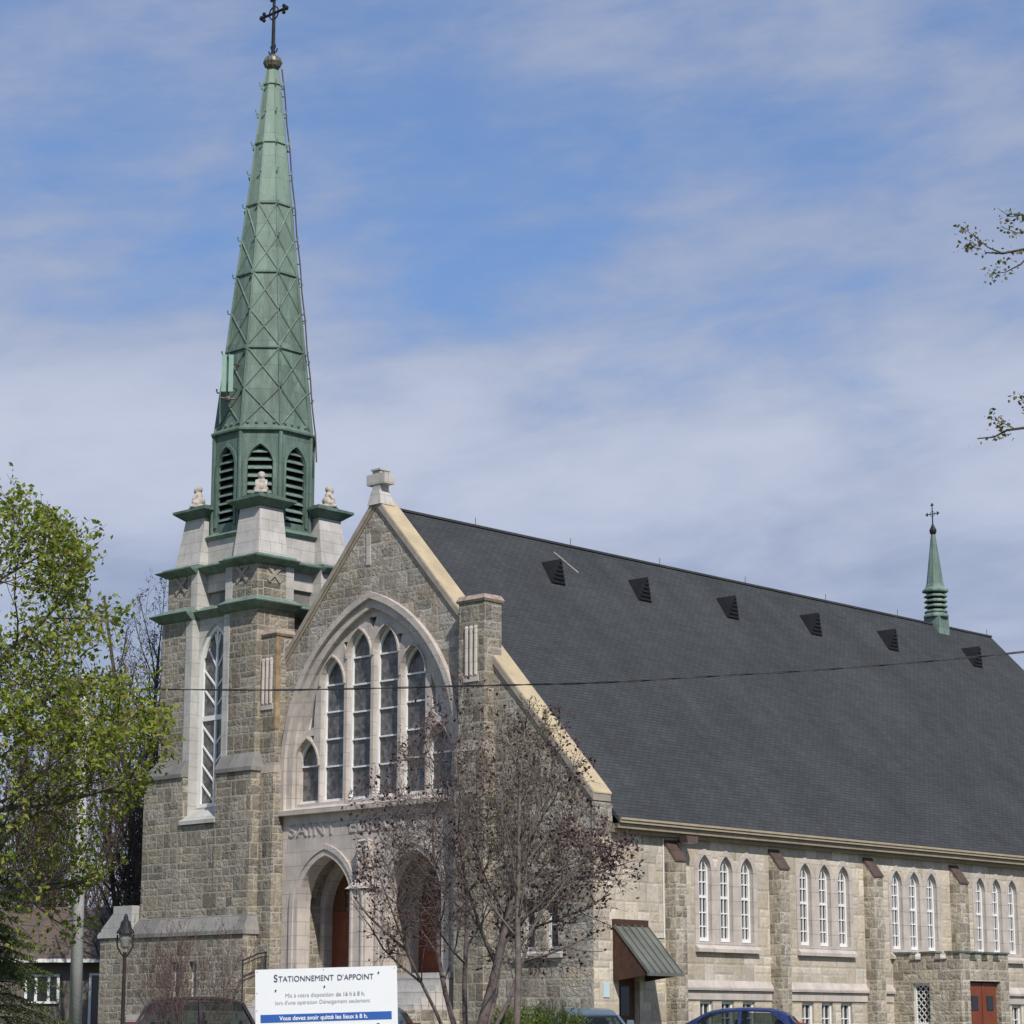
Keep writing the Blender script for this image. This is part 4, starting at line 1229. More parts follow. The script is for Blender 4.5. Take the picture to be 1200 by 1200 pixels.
hr = root('handrail', (-1.2, 4.6, GROUND), 'black iron handrail at the left side of the church front steps', 'handrail')
mb = MB(); y = C0 + 4.5
mb.tube([(-0.62, y, 2.72), (-1.0, y, 2.66), (-1.75, y, 2.40)], 0.03, 6); mb.tube([(-0.62, y, 2.58), (-1.0, y, 2.52), (-1.75, y, 2.26)], 0.02, 6)
for x, z in ((-0.66, 2.71), (-1.7, 2.41)):
    mb.tube([(x, y, GROUND), (x, y, z)], 0.025, 6)
obj('rail', mb, M_iron, hr)

# ------------------------------------------------------------------ trees
def perp(d):
    a = Vector((0, 0, 1)) if abs(d.z) < 0.9 else Vector((1, 0, 0))
    p = d.cross(a).normalized()
    return p, d.cross(p).normalized()

class Tree:
    def __init__(self, seed, **k):
        self.r = random.Random(seed); self.poly = []; self.tips = []
        self.k = dict(levels=4, ratio=0.62, n=(5, 5, 5, 4), ang=(45, 45, 45, 40), wob=0.16, up=0.06, rr=0.55, seg=(7, 6, 5, 4, 4), start=(0.3, 0.25, 0.2, 0.15), env=None, envlv=1, minr=0.004)
        self.k.update(k)
    def grow(self, p, d, L, r, lv=0):
        k, R = self.k, self.r
        n = k['seg'][min(lv, len(k['seg']) - 1)]
        pts = [Vector(p)]; rad = [r]; dirs = [Vector(d).normalized()]
        d = Vector(d).normalized(); p = Vector(p)
        for i in range(n):
            d = (d + Vector((R.gauss(0, 1), R.gauss(0, 1), R.gauss(0, 1))) * k['wob'] * (0.6 if lv == 0 else 1) + Vector((0, 0, k['up']))).normalized()
            p = p + d * L / n
            if lv >= k['envlv'] and k['env'] and not k['env'](p):
                break
            pts.append(p.copy()); rad.append(max(k['minr'], r * (1 - 0.75 * (i + 1) / n))); dirs.append(d.copy())
        if len(pts) < 2:
            return
        self.poly.append((pts, rad, lv))
        if lv >= k['levels'] - 1:
            self.tips.append((pts, dirs, lv)); return
        m = k['n'][min(lv, len(k['n']) - 1)]
        az = R.random() * 6.28
        for j in range(m):
            f = k['start'][min(lv, len(k['start']) - 1)]; f = f + (1 - f) * (j + R.random() * 0.8) / m
            x = min(0.999, f) * (len(pts) - 1); i = int(x); q = pts[i].lerp(pts[i + 1], x - i)
            dd = dirs[i + 1]; a, c = perp(dd); az += 2.4 + R.uniform(-0.5, 0.5)
            an_ = math.radians(k['ang'][min(lv, len(k['ang']) - 1)] * R.uniform(0.65, 1.25))
            nd = dd * math.cos(an_) + (a * math.cos(az) + c * math.sin(az)) * math.sin(an_)
            self.grow(q, nd, L * k['ratio'] * R.uniform(0.7, 1.2) * (1.0 - 0.35 * f), max(k['minr'], rad[i] * k['rr']), lv + 1)
        if lv > 0:
            self.tips.append((pts[-2:], dirs[-2:], lv))
    def wood(self):
        mb = MB()
        for pts, rad, lv in self.poly:
            mb.tube(pts, rad, (9, 6, 5, 4, 3, 3)[min(lv, 5)])
        return mb

def leaves(tips, rnd, per, size, spread, keep=None, up=0.0, along=(0.25, 1.0), aspect=0.6, cluster=1):
    vs = []; fs = []
    for pts, dirs, lv in tips:
        n = len(pts) - 1
        c = per if isinstance(per, int) else (int(per) + (1 if rnd.random() < per - int(per) else 0))
        for _ in range(c):
            x = rnd.uniform(*along) * n * 0.999; i = int(x); q0 = pts[i].lerp(pts[i + 1], x - i)
            q0 = q0 + Vector((rnd.gauss(0, 1), rnd.gauss(0, 1), rnd.gauss(0, 1))) * spread
            for _c in range(cluster):
                q = q0 + (Vector((rnd.gauss(0, 1), rnd.gauss(0, 1), rnd.gauss(0, 1))) * size * 0.8 if cluster > 1 else Vector())
                if keep and not keep(q):
                    continue
                a = Vector((rnd.gauss(0, 1), rnd.gauss(0, 1), rnd.gauss(0, 1) + up)).normalized()
                b1, b2 = perp(a); th = rnd.random() * 6.28
                l = b1 * math.cos(th) + b2 * math.sin(th); w_ = a.cross(l)
                s = size * rnd.uniform(0.6, 1.35)
                o = len(vs)
                vs += [q - l * s * 0.5, q + w_ * s * aspect * 0.5 + a * s * 0.1, q + l * s * 0.5, q - w_ * s * aspect * 0.5 + a * s * 0.1]
                fs.append((o, o + 1, o + 2, o + 3))
    mb = MB(); mb.v = [tuple(v) for v in vs]; mb.f = fs
    return mb

def tree(name, base, label, t, leafmb, leaf, bark, group=None, cat='tree'):
    rt = root(name, base, label, cat, group)
    obj('trunk', t.wood(), bark, rt, smooth=True, recalc=False)
    if leafmb is not None:
        obj('crown', leafmb, leaf, rt, recalc=False)
    return rt

def on_ground(px, depth, dz=0.0):
    p = Vector(at(px, 1215, depth)); p.z = ground_z(p.x, p.y) + dz
    return p

def pix(p):
    d = Vector(p) - CAM; z = d.dot(fwd)
    return 600 + FPX * d.dot(rgt) / z, 600 - FPX * d.dot(upv) / z

# large maple at the left, in front of the tower
b0 = on_ground(-75, 42)
rh = Vector((rgt.x, rgt.y, 0)).normalized(); fh = Vector((fwd.x, fwd.y, 0)).normalized()
from mathutils import noise as mnoise
def ell(c, rx, rz_, ry=None, lump=0.0, fq=0.7):
    ry = ry or rx
    def f(p):
        d = Vector(p) - c
        return (d.dot(rh) / rx) ** 2 + (d.dot(fh) / ry) ** 2 + (d.z / rz_) ** 2 < 1 + (lump * mnoise.noise(Vector(p) * fq) if lump else 0)
    return f
ce = Vector((b0.x, b0.y, 5.4))
e1 = ell(ce + rh * 0.1, 3.85, 4.75, 3.5, 0.75, 0.75)
t = Tree(7, levels=5, n=(11, 7, 6, 5), ang=(52, 46, 44, 42), wob=0.13, up=0.03, ratio=0.60, env=e1, start=(0.22, 0.2, 0.15, 0.1), rr=0.5)
t.grow(b0, (0.02, 0.03, 1), 9.4, 0.19)
for s, z, l in ((0.9, 2.2, 4.6), (0.75, 3.2, 4.8), (1.0, 1.9, 3.8), (0.6, 4.4, 4.6)):
    t.grow(b0 + Vector((0, 0, z + 1.2)), rh * s + Vector((0, 0, 0.42)) + fh * random.Random(int(z * 9)).uniform(-0.5, 0.3), l, 0.075, 1)
rn = random.Random(3)
lm = leaves(t.tips, rn, 2.7, 0.115, 0.09, cluster=3, keep=lambda p: e1(p) and rn.random() < (1.0 if p.z > 5.0 else 0.10 + 0.13 * max(0, p.z)))
tree('maple_tree', b0, 'large spreading tree in fresh green leaf left of the church tower', t, lm, M_leaf, M_bark)

# tall thin tree just beyond the tower
def thin_tree(px, depth, top_py, seed, label, half, leaf, bark, per, lsize, n0=26, name='bare_tree', forks=1):
    b_ = on_ground(px, depth)
    H = at(px, top_py, depth).z - b_.z
    ee = ell(b_ + Vector((0, 0, H * 0.58)), half, H * 0.48)
    t = Tree(seed, levels=4, n=(n0, 7, 5), ang=(28, 34, 40), wob=0.09, up=0.10, ratio=0.42, env=ee, start=(0.15, 0.15, 0.1), rr=0.42)
    rr = random.Random(seed)
    for f in range(forks):
        t.grow(b_ + rh * rr.uniform(-0.2, 0.2), Vector((rr.uniform(-0.12, 0.12), rr.uniform(-0.12, 0.12), 1)) if forks > 1 else (0, 0, 1), H * (1.0 - 0.12 * f), 0.02 * H * 0.55)
    return tree(name, b_, label, t, leaves(t.tips, rr, per, lsize, 0.06), leaf, bark, 'bare trees behind the church')
thin_tree(170, 104, 668, 11, 'slender bare tree rising just left of the bell tower', 2.2, M_dull, M_bark2, 3, 0.10, 30, forks=2)
thin_tree(148, 100, 820, 12, 'dark bare tree with several upright stems beside the tower wall', 2.6, M_rust, M_bark2, 2.2, 0.10, 22, forks=4)
thin_tree(60, 118, 850, 13, 'brown budding tree behind the house roof, nearest the green maple', 4.2, M_rust, M_bark2, 2.2, 0.14, 26, forks=3)
thin_tree(5, 112, 900, 14, 'reddish brown budding tree behind the spruce', 3.8, M_rust, M_bark2, 2.2, 0.14, 26, forks=3)
thin_tree(105, 125, 790, 15, 'pale bare tree standing far behind the concrete pole', 3.6, M_dull, M_bark, 3, 0.13, 26, forks=2)

# purple-leaved tree in front of the church door
b1 = on_ground(552, 55)
e2 = ell(b1 + Vector((0, 0, 4.7)) + rh * 0.45, 3.35, 4.3, 2.8, 0.4, 0.9)
t = Tree(23, levels=5, n=(9, 7, 5, 4), ang=(46, 44, 46, 46), wob=0.14, up=0.035, ratio=0.60, env=e2, start=(0.32, 0.2, 0.15, 0.1), rr=0.45, minr=0.0045)
for dx_, L, r in ((0.05, 6.6, 0.14), (-0.30, 6.2, 0.075), (-0.10, 6.6, 0.07), (0.2, 6.4, 0.08), (0.42, 5.8, 0.06), (-0.55, 5.2, 0.05)):
    t.grow(b1 + rh * dx_ * 0.35, rh * dx_ + Vector((0, 0, 1)) + fh * random.Random(int(dx_ * 100)).uniform(-0.35, 0.35), L, r, 0)
for s_, z, l, rr_ in ((-1.0, 1.3, 2.5, 0.03), (-1.0, 1.9, 2.9, 0.03), (-0.9, 2.6, 3.0, 0.035), (0.9, 2.4, 3.2, 0.03), (0.95, 3.2, 3.4, 0.035), (0.8, 4.0, 3.2, 0.03)):
    best = None                                  # side limbs spring from the stem leaning that way
    for pts_, rad_, lv_ in [q for q in t.poly if q[2] == 0]:
        for i_ in range(len(pts_) - 1):
            if pts_[i_].z <= b1.z + z < pts_[i_ + 1].z:
                f_ = (b1.z + z - pts_[i_].z) / (pts_[i_ + 1].z - pts_[i_].z); c_ = pts_[i_].lerp(pts_[i_ + 1], f_)
                if best is None or (c_ - best).dot(rh) * s_ > 0:
                    best = c_
    t.grow(best, rh * s_ + Vector((0, 0, 0.4)), l, rr_, 2)
rn = random.Random(5)
def leafy(p):
    q = Vector(p) - b1; x = (q.dot(rh) - 0.5) / 3.2; z = (q.z - 5.0) / 4.7
    return rn.random() < 0.05 + 0.42 * max(0.0, 0.6 * x + 0.35 * z + 0.15) + (0.12 if x * x + z * z > 0.6 else 0)
lm = leaves(t.tips, rn, 1.3, 0.10, 0.035, keep=leafy, cluster=3)
tree('purple_leaf_tree', b1, 'many-stemmed tree with sparse purple leaves in front of the church doors', t, lm, M_red, M_barkp)

b2 = on_ground(605, 51.5)
e3 = ell(b2 + Vector((0, 0, 4.6)), 1.9, 3.6)
t = Tree(31, levels=4, n=(16, 6, 5), ang=(38, 40, 42), wob=0.07, up=0.07, ratio=0.42, env=e3, start=(0.3, 0.15, 0.1), rr=0.4, minr=0.005)
t.grow(b2, (0, 0, 1), 7.6, 0.085)
rn = random.Random(8)
tree('young_tree', b2, 'slender young tree with a single pale trunk and olive buds beside the purple-leaved tree', t, leaves(t.tips, rn, 3, 0.05, 0.03), M_bud, M_bark)

# budding tree whose branch tips reach in from the right edge
b3 = on_ground(1620, 16)
t = Tree(41, levels=4, n=(9, 6, 4), ang=(50, 42, 40), wob=0.12, up=0.02, ratio=0.5, start=(0.4, 0.2, 0.2), env=lambda p: pix(p)[0] > 1225)
t.grow(b3, (0.0, 0, 1), 7.2, 0.11)
rn = random.Random(9); extra = []
trunk_pts = t.poly[0][0]
def limb(pxs, depth, r0):
    pts = [Vector(at(x, y, depth + dd)) for x, y, dd in pxs]
    if pxs[0][0] > 1500:                         # the long limbs spring from the trunk
        i = min(range(len(trunk_pts) - 1), key=lambda j: abs((trunk_pts[j].z + trunk_pts[j + 1].z) / 2 - pts[0].z + 0.25))
        pts = [(trunk_pts[i] + trunk_pts[i + 1]) / 2] + pts[1:]
    t.poly.append((pts, [r0 * (1 - 0.8 * i / (len(pts) - 1)) for i in range(len(pts))], 2))
    dirs = [(pts[min(i + 1, len(pts) - 1)] - pts[max(0, i - 1)]).normalized() for i in range(len(pts))]
    extra.append((pts, dirs, 3))
limb([(1600, 420, 0), (1480, 360, .1), (1380, 325, 0), (1290, 292, 0), (1215, 289, 0), (1175, 297, 0), (1155, 296, 0)], 16, 0.022)
limb([(1175, 297, 0), (1158, 290, 0), (1142, 277, .02), (1124, 264, 0)], 16, 0.006)
limb([(1215, 289, 0), (1196, 310, 0), (1178, 319, .03), (1159, 321, 0)], 16, 0.007)
limb([(1245, 289, 0), (1212, 272, 0), (1192, 273, 0), (1172, 265, 0)], 16, 0.007)
limb([(1260, 292, 0), (1222, 262, .1), (1198, 252, 0), (1184, 254, 0), (1169, 244, 0)], 16, 0.007)
limb([(1230, 290, 0), (1212, 262, .1), (1202, 245, .1)], 16, 0.006)
limb([(1150, 292, 0), (1140, 290, 0), (1129, 288, 0)], 16, 0.004)
limb([(1600, 560, 0), (1450, 520, 0), (1320, 505, 0), (1225, 498, 0), (1180, 504, 0), (1165, 512, 0), (1145, 514, 0)], 16, 0.018)
limb([(1190, 503, 0), (1176, 496, 0), (1157, 489, 0)], 16, 0.005)
limb([(1225, 498, 0), (1206, 478, 0), (1193, 460, 0)], 16, 0.005)
lm = leaves(t.tips, rn, 5, 0.036, 0.03)
l2 = leaves(extra, rn, 16, 0.030, 0.013, along=(0.35, 1.0), cluster=3, aspect=0.7)
o_ = len(lm.v); lm.v += l2.v; lm.f += [tuple(i + o_ for i in f) for f in l2.f]
tree('budding_tree', b3, 'tree whose olive budding branch tips hang in the sky at the right', t, lm, M_bud, M_bark2)

# spruce in the bottom left corner
def spruce(px, depth, top_py, label, seed):
    b_ = on_ground(px, depth); H = at(px, top_py, depth).z - b_.z; R = random.Random(seed)
    t = Tree(seed); t.poly.append(([b_, b_ + Vector((0, 0, H))], [0.11, 0.01], 0))
    tips = []
    z = 0.4
    while z < H - 0.1:
        L = (H - z) * 0.42 + 0.12
        for j in range(9):
            a = R.random() * 6.28; d = Vector((math.cos(a), math.sin(a), 0)); l = L * R.uniform(0.75, 1.15)
            pts = [b_ + Vector((0, 0, z)) + d * l * f + Vector((0, 0, 0.12 * f * l - 0.42 * l * f * f)) for f in (0, 0.35, 0.7, 1.0)]
            t.poly.append((pts, [0.02, 0.014, 0.01, 0.004], 3))
            tips.append((pts, None, 3))
            for f in (0.3, 0.45, 0.6, 0.75, 0.9):
                for s in (-1, 1):
                    p0 = pts[0].lerp(pts[3], f) + Vector((0, 0, 0.06 * l)); sd = Vector((-d.y, d.x, 0)) * s
                    p1 = p0 + (sd * 0.8 + d * 0.5) * l * 0.30 * (1.1 - 0.5 * f) + Vector((0, 0, -0.08))
                    tips.append(([p0, p1], None, 3))
        z += 0.24
    lm = leaves(tips, R, 16, 0.075, 0.03, along=(0.05, 1.0), aspect=0.3, up=0.3)
    return tree('spruce_tree', b_, label, t, lm, M_needle, M_bark2)
spruce(-20, 50, 940, 'dark green spruce in front of the house at the left', 77)

# reddish bare shrub before the tower base
def shrub(px, depth, top_py, width, seed, label, stems, leaf, bark, per, lsize):
    b_ = on_ground(px, depth); H = at(px, top_py, depth).z - b_.z; R = random.Random(seed)
    t = Tree(seed, levels=3, n=(7, 5), ang=(26, 34), wob=0.10, up=0.05, ratio=0.45, rr=0.55, start=(0.3, 0.2), minr=0.0032, seg=(6, 4, 3))
    for i in range(stems):
        a = R.random() * 6.28; tl = R.random() ** 0.7 * 0.55
        d = Vector((math.cos(a) * tl, math.sin(a) * tl, 1)).normalized()
        t.grow(b_ + Vector((math.cos(a), math.sin(a), 0)) * R.random() * width * 0.18, d, H * R.uniform(0.7, 1.0), 0.011)
    return tree('bare_shrub', b_, label, t, leaves(t.tips, R, per, lsize, 0.03), leaf, bark, cat='shrub')
M_redbud = leafmat('dark_red_bud', [(0.0, (0.07, 0.03, 0.03)), (1.0, (0.15, 0.07, 0.065))], 0.2)
shrub(225, 54, 1085, 2.6, 51, 'bare reddish shrub in front of the tower base windows', 15, M_redbud, M_barkr, 2, 0.035)
shrub(182, 57, 1105, 2.0, 52, 'bare reddish shrub next to the black street lamp', 9, M_redbud, M_barkr, 2, 0.035)

def bush(px, depth, top_py, hw, seed, label):
    b_ = on_ground(px, depth); H = at(px, top_py, depth).z - b_.z; R = random.Random(seed)
    t = Tree(seed, levels=2, n=(8,), ang=(35,), wob=0.1, ratio=0.5, start=(0.2,), seg=(5, 4))
    for i in range(60):
        a = R.random() * 6.28; u = R.random() ** 0.5
        d = Vector((math.cos(a) * u * hw / H * 1.3, math.sin(a) * u * hw / H * 1.3, 1)).normalized()
        t.grow(b_, d, H * (1.05 - 0.25 * u) * R.uniform(0.85, 1.05), 0.014)
    return tree('evergreen_bush', b_, label, t, leaves(t.tips, R, 22, 0.06, 0.05, aspect=0.35, up=0.5), M_yew, M_bark2, 'clipped evergreen bushes by the trees', 'bush')
bush(648, 58, 1180, 0.95, 61, 'rounded bright evergreen bush right of the slender young trunk')
bush(600, 57, 1187, 0.75, 62, 'lower bright evergreen bush behind the purple-leaved tree trunk')

# ------------------------------------------------------------------ street furniture, cable, house
pb = on_ground(88, 53)
pole = root('utility_pole', pb, 'tall pale concrete pole among the branches left of the church', 'pole')
ptop = at(99, 806, 53)
mb = MB(); mb.tube([pb, pb.lerp(Vector(ptop), 0.5), Vector(ptop) + Vector((0, 0, 0.3))], [0.15, 0.125, 0.085], 14)
obj('shaft', mb, M_conc, pole, smooth=True)
mb = MB(); mb.tube([Vector(ptop), Vector(ptop) + Vector((0.1, -0.1, 0.0))], 0.04, 6)
obj('cable_clamp', mb, M_iron, pole)
anchors = [(99, 807, 53), (330, 808.5, 49), (560, 803.5, 46), (700, 800, 42), (830, 792.5, 42), (1000, 782, 42.5), (1200, 764, 43), (1420, 738, 44), (1600, 712, 45)]
mb = MB(); pts = []
def cat(p0, p1, p2, p3, t_):
    return 0.5 * ((2 * p1) + (p2 - p0) * t_ + (2 * p0 - 5 * p1 + 4 * p2 - p3) * t_ ** 2 + (3 * p1 - p0 - 3 * p2 + p3) * t_ ** 3)
A = [Vector(at(*a)) for a in anchors]
for i in range(len(A) - 1):
    for q in range(12):
        pts.append(cat(A[max(i - 1, 0)], A[i], A[i + 1], A[min(i + 2, len(A) - 1)], q / 12))
pts.append(A[-1])
tw1 = [p + Vector((0, 0, 0.012 * math.sin(i * 0.9))) + fh * 0.012 * math.cos(i * 0.9) for i, p in enumerate(pts)]
tw2 = [p - Vector((0, 0, 0.012 * math.sin(i * 0.9))) - fh * 0.012 * math.cos(i * 0.9) for i, p in enumerate(pts)]
mb.tube(tw1, 0.011, 5); mb.tube(tw2, 0.009, 5)
cb = obj('overhead_cable', mb, plain('weathered_black_cable', (0.045, 0.045, 0.045), 0.6, 0.3, 8.0), at=A[0])
tag(cb, 'black twisted cable stretched across the church front and roof', 'cable')
pe = on_ground(1600, 45)
pole2 = root('utility_pole', pe, 'concrete pole carrying the cable beyond the far end of the nave', 'pole')
mb = MB(); mb.tube([pe, A[-1] + Vector((0, 0, 0.3))], [0.14, 0.08], 12)
obj('shaft', mb, M_conc, pole2)

lb = on_ground(143, 60)
lamp = root('street_lamp', lb, 'black lantern street lamp with a bell-shaped hood beside the tower base', 'street lamp')
zt = at(143, 1072, 60).z
mb = MB()
mb.lathe((lb.x, lb.y, 0), [(0.10, lb.z), (0.10, lb.z + 0.7), (0.055, lb.z + 0.8), (0.042, zt - 1.0), (0.05, zt - 0.9)], 10)
obj('post', mb, plain('rusty_black_post', (0.03, 0.024, 0.023), 0.6, 0.3), lamp, smooth=False)
mb = MB(); mb.lathe((lb.x, lb.y, zt), [(0.02, 0.06), (0.05, 0.0), (0.07, -0.10), (0.12, -0.14), (0.15, -0.28), (0.22, -0.38), (0.235, -0.44), (0.18, -0.44)], 14)
obj('hood', mb, M_iron, lamp)
mb = MB(); mb.lathe((lb.x, lb.y, zt), [(0.165, -0.44), (0.15, -0.58), (0.09, -0.76), (0.04, -0.82)], 12)
obj('globe', mb, plain('frosted_lamp_glass', (0.27, 0.27, 0.25), 0.35, 0.05), lamp)
mb = MB()
for s in (-1, 1):
    mb.tube([Vector((lb.x, lb.y, zt - 0.47)) + rh * 0.2 * s, Vector((lb.x, lb.y, zt - 0.75)) + rh * 0.2 * s, Vector((lb.x, lb.y, zt - 0.93)) + rh * 0.1 * s, Vector((lb.x, lb.y, zt - 1.05))], 0.022, 6)
obj('arm', mb, M_iron, lamp)

# low brown-roofed house beyond the tower
hb = on_ground(70, 108)
house = root('brown_roofed_house', hb, 'low house with brown shingle roof and white windows left of the tower', 'house')
def hp(u, dpt, z):       # u metres to the right of px 70, dpt metres behind
    return hb + rh * u + fh * dpt + Vector((0, 0, 0)) - Vector((0, 0, hb.z)) + Vector((0, 0, z))
def hbox(mb, u0, u1, d0, d1, z0, z1):
    c = [hp(u, d, z) for z in (z0, z1) for u, d in ((u0, d0), (u1, d0), (u1, d1), (u0, d1))]
    mb.add(c, [(3, 2, 1, 0), (4, 5, 6, 7), (0, 1, 5, 4), (1, 2, 6, 5), (2, 3, 7, 6), (3, 0, 4, 7)])
mb = MB(); hbox(mb, -9, 7, 0, 8, GROUND, 3.1)
obj('wall', mb, plain('grey_brown_siding', (0.16, 0.138, 0.12), 0.85, 0.15, 2.0), house)
mb = MB()
q = [hp(-9.6, -0.7, 3.15), hp(7.6, -0.7, 3.15), hp(7.6, 4, 5.75), hp(-9.6, 4, 5.75), hp(7.6, 8.7, 3.15), hp(-9.6, 8.7, 3.15)]
mb.add(q, [(0, 1, 2, 3), (3, 2, 4, 5), (1, 4, 2), (0, 3, 5)])
obj('roof', mb, plain('brown_shingles', (0.12, 0.09, 0.075), 0.9, 0.18, 4.0), house)
mb = MB(); hbox(mb, -9.6, 7.6, -0.78, -0.66, 3.06, 3.22)
obj('gutter', mb, M_white, house)
def hwin(u0, u1, z0, z1, mull):
    mb = MB()
    hbox(mb, u0, u1, -0.12, -0.03, z0, z0 + 0.1); hbox(mb, u0, u1, -0.12, -0.03, z1 - 0.1, z1)
    for u in [u0] + mull + [u1 - 0.12]:
        hbox(mb, u, u + 0.12, -0.13, -0.03, z0 + 0.1, z1 - 0.1)
    wf = obj('window', mb, M_white, house)
    mb = MB(); hbox(mb, u0, u1, -0.06, -0.02, z0, z1); obj('pane', mb, M_pane, wf)
hwin(-1.65, -0.08, 1.25, 2.55, [-1.2, -0.62])
hwin(1.25, 2.3, -0.6, 2.6, [])

# ------------------------------------------------------------------ cars
def glassmat():
    m, nt, b = new_mat('tinted_car_glass', 0.03, 0.5)
    b.inputs['Base Color'].default_value = (0.02, 0.025, 0.025, 1)
    tr = nt.n('ShaderNodeBsdfTransparent'); tr.inputs['Color'].default_value = (0.62, 0.68, 0.64, 1)
    mx = nt.n('ShaderNodeMixShader'); mx.inputs[0].default_value = 0.45
    out = m.node_tree.nodes['Material Output']
    m.node_tree.links.new(tr.outputs[0], mx.inputs[1]); m.node_tree.links.new(b.outputs[0], mx.inputs[2])
    m.node_tree.links.new(mx.outputs[0], out.inputs['Surface'])
    return m
M_cglass = glassmat()
M_rubber = plain('black_rubber', (0.02, 0.02, 0.02), 0.8, 0.2)
M_rim = plain('alloy_rim', (0.45, 0.45, 0.46), 0.35, 0.1, metal=0.6)
M_redl = plain('red_tail_lens', (0.35, 0.02, 0.02), 0.2, 0.1)
M_headl = plain('clear_head_lens', (0.65, 0.66, 0.67), 0.15, 0.05)
M_seat = plain('dark_car_seat', (0.03, 0.03, 0.035), 0.9, 0.2)
def car(pos, rz, paint, label, L=4.1, H=1.47, Wd=1.72, rearx=-1.95, roof=(0.35, -1.25), a_base=1.15, hood=0.92):
    """car facing +x in its own frame"""
    rt = root('parked_car', pos, label, 'car', 'parked cars', rz)
    h = L / 2; w2 = Wd / 2; belt = 0.93
    def K(name, mb, mat, par=None, **k):
        o = obj(name, mb, mat, par if par else rt, local=True, **k); return o
    # lower body lofted along x
    secs = [(h, 0.55, 0.30, 0.60, 0.75), (h - 0.12, 0.72, 0.22, 0.70, 0.9), (h - 0.6, 0.84, 0.20, hood - 0.10, 0.97), (a_base, 0.86, 0.20, hood + 0.0, 1.0), (0.2, 0.86, 0.20, belt, 1.0),
            (-1.0, 0.86, 0.20, belt + 0.03, 1.0), (-h + 0.25, 0.84, 0.22, belt + 0.05, 0.97), (-h + 0.05, 0.80, 0.30, belt - 0.02, 0.92), (-h, 0.74, 0.38, 0.80, 0.9)]
    mb = MB(); rings = []
    for x, hw, zl, zt_, tp in secs:
        hw = hw * w2 / 0.86
        zm = zl + (zt_ - zl) * 0.55
        rings.append([(x, -hw * 0.93, zl), (x, -hw, zl + 0.08), (x, -hw, zm), (x, -hw * 0.97 * tp, zt_ - 0.05), (x, -hw * 0.90 * tp, zt_), (x, hw * 0.90 * tp, zt_), (x, hw * 0.97 * tp, zt_ - 0.05), (x, hw, zm), (x, hw, zl + 0.08), (x, hw * 0.93, zl)])
    mb.loft(rings)
    K('body', mb, paint)
    # greenhouse
    rf_, rr_ = roof; zr = H - 0.05; wr = w2 * 0.74; wb = w2 * 0.88; tb = -h + 0.22
    mb = MB()
    def rl(x, z, k=1.0): return [(x, -wr * k, z - 0.03), (x, -wr * k * 0.75, z + 0.02), (x, 0, z + 0.04), (x, wr * k * 0.75, z + 0.02), (x, wr * k, z - 0.03), (x, wr * k, z - 0.07), (x, -wr * k, z - 0.07)]
    mb.loft([rl(rf_ + 0.30, zr - 0.145, 0.98), rl(rf_ + 0.06, zr - 0.055, 0.99), rl(rf_ - 0.25, zr - 0.005), rl((rf_ + rr_) / 2, zr + 0.02), rl(rr_ + 0.25, zr), rl(rr_, zr - 0.045), rl(rr_ - 0.18, zr - 0.11, 0.98), rl(rr_ - 0.30, zr - 0.19, 0.96)])
    for s in (-1, 1):
        lerp = lambda x0, x1, t_: x0 + (x1 - x0) * t_
        A0, A1 = (a_base - 0.05, s * wb, belt - 0.03), (rf_ + 0.27, s * wr, zr - 0.17)
        D0, D1 = (tb, s * wb * 0.97, belt), (rr_ - 0.27, s * wr * 0.96, zr - 0.20)
        mb.bar(A0, A1, 0.07, 0.07, (0, 1, 0)); mb.bar(D0, D1, 0.13, 0.08, (0, 1, 0))
        bx_ = (rf_ + rr_) / 2 + 0.12
        mb.bar((bx_ + 0.03, s * wb, belt), (bx_, s * wr, zr - 0.05), 0.08, 0.06, (1, 0, 0))
        mb.add([(rr_ - 0.02, s * (wr - 0.004), zr - 0.05), (rr_ + 0.22, s * (wr - 0.004), zr - 0.05), (rr_ - 0.22, s * wb, belt), (rr_ - 0.55, s * wb, belt)], [(0, 1, 2, 3)])
    K('cabin', mb, paint, smooth=False)
    for s in (-1, 1):
        mb = MB().add([(a_base - 0.12, s * (wb - 0.02), belt), (rf_ + 0.24, s * (wr - 0.015), zr - 0.19), (rf_ - 0.03, s * (wr - 0.015), zr - 0.08), (bx_, s * (wr - 0.015), zr - 0.07), (bx_ + 0.03, s * (wb - 0.02), belt)], [(0, 1, 2, 3, 4)])
        mb.add([(bx_, s * (wb - 0.02), belt), (bx_ - 0.03, s * (wr - 0.015), zr - 0.07), (rr_ - 0.02, s * (wr - 0.015), zr - 0.09), (rr_ - 0.24, s * (wr - 0.015), zr - 0.20), (tb + 0.1, s * (wb - 0.03), belt)], [(0, 1, 2, 3, 4)])
        K('side_window', mb, M_cglass, recalc=False)
    K('windshield', MB().add([(a_base - 0.05, -wb + 0.03, belt), (a_base - 0.05, wb - 0.03, belt), (rf_ + 0.29, wr - 0.02, zr - 0.15), (rf_ + 0.29, -wr + 0.02, zr - 0.15)], [(0, 1, 2, 3)]), M_cglass, recalc=False)
    K('rear_window', MB().add([(tb, -wb + 0.08, belt + 0.05), (tb, wb - 0.08, belt + 0.05), (rr_ - 0.29, wr - 0.04, zr - 0.19), (rr_ - 0.29, -wr + 0.04, zr - 0.19)], [(0, 1, 2, 3)]), M_cglass, recalc=False)
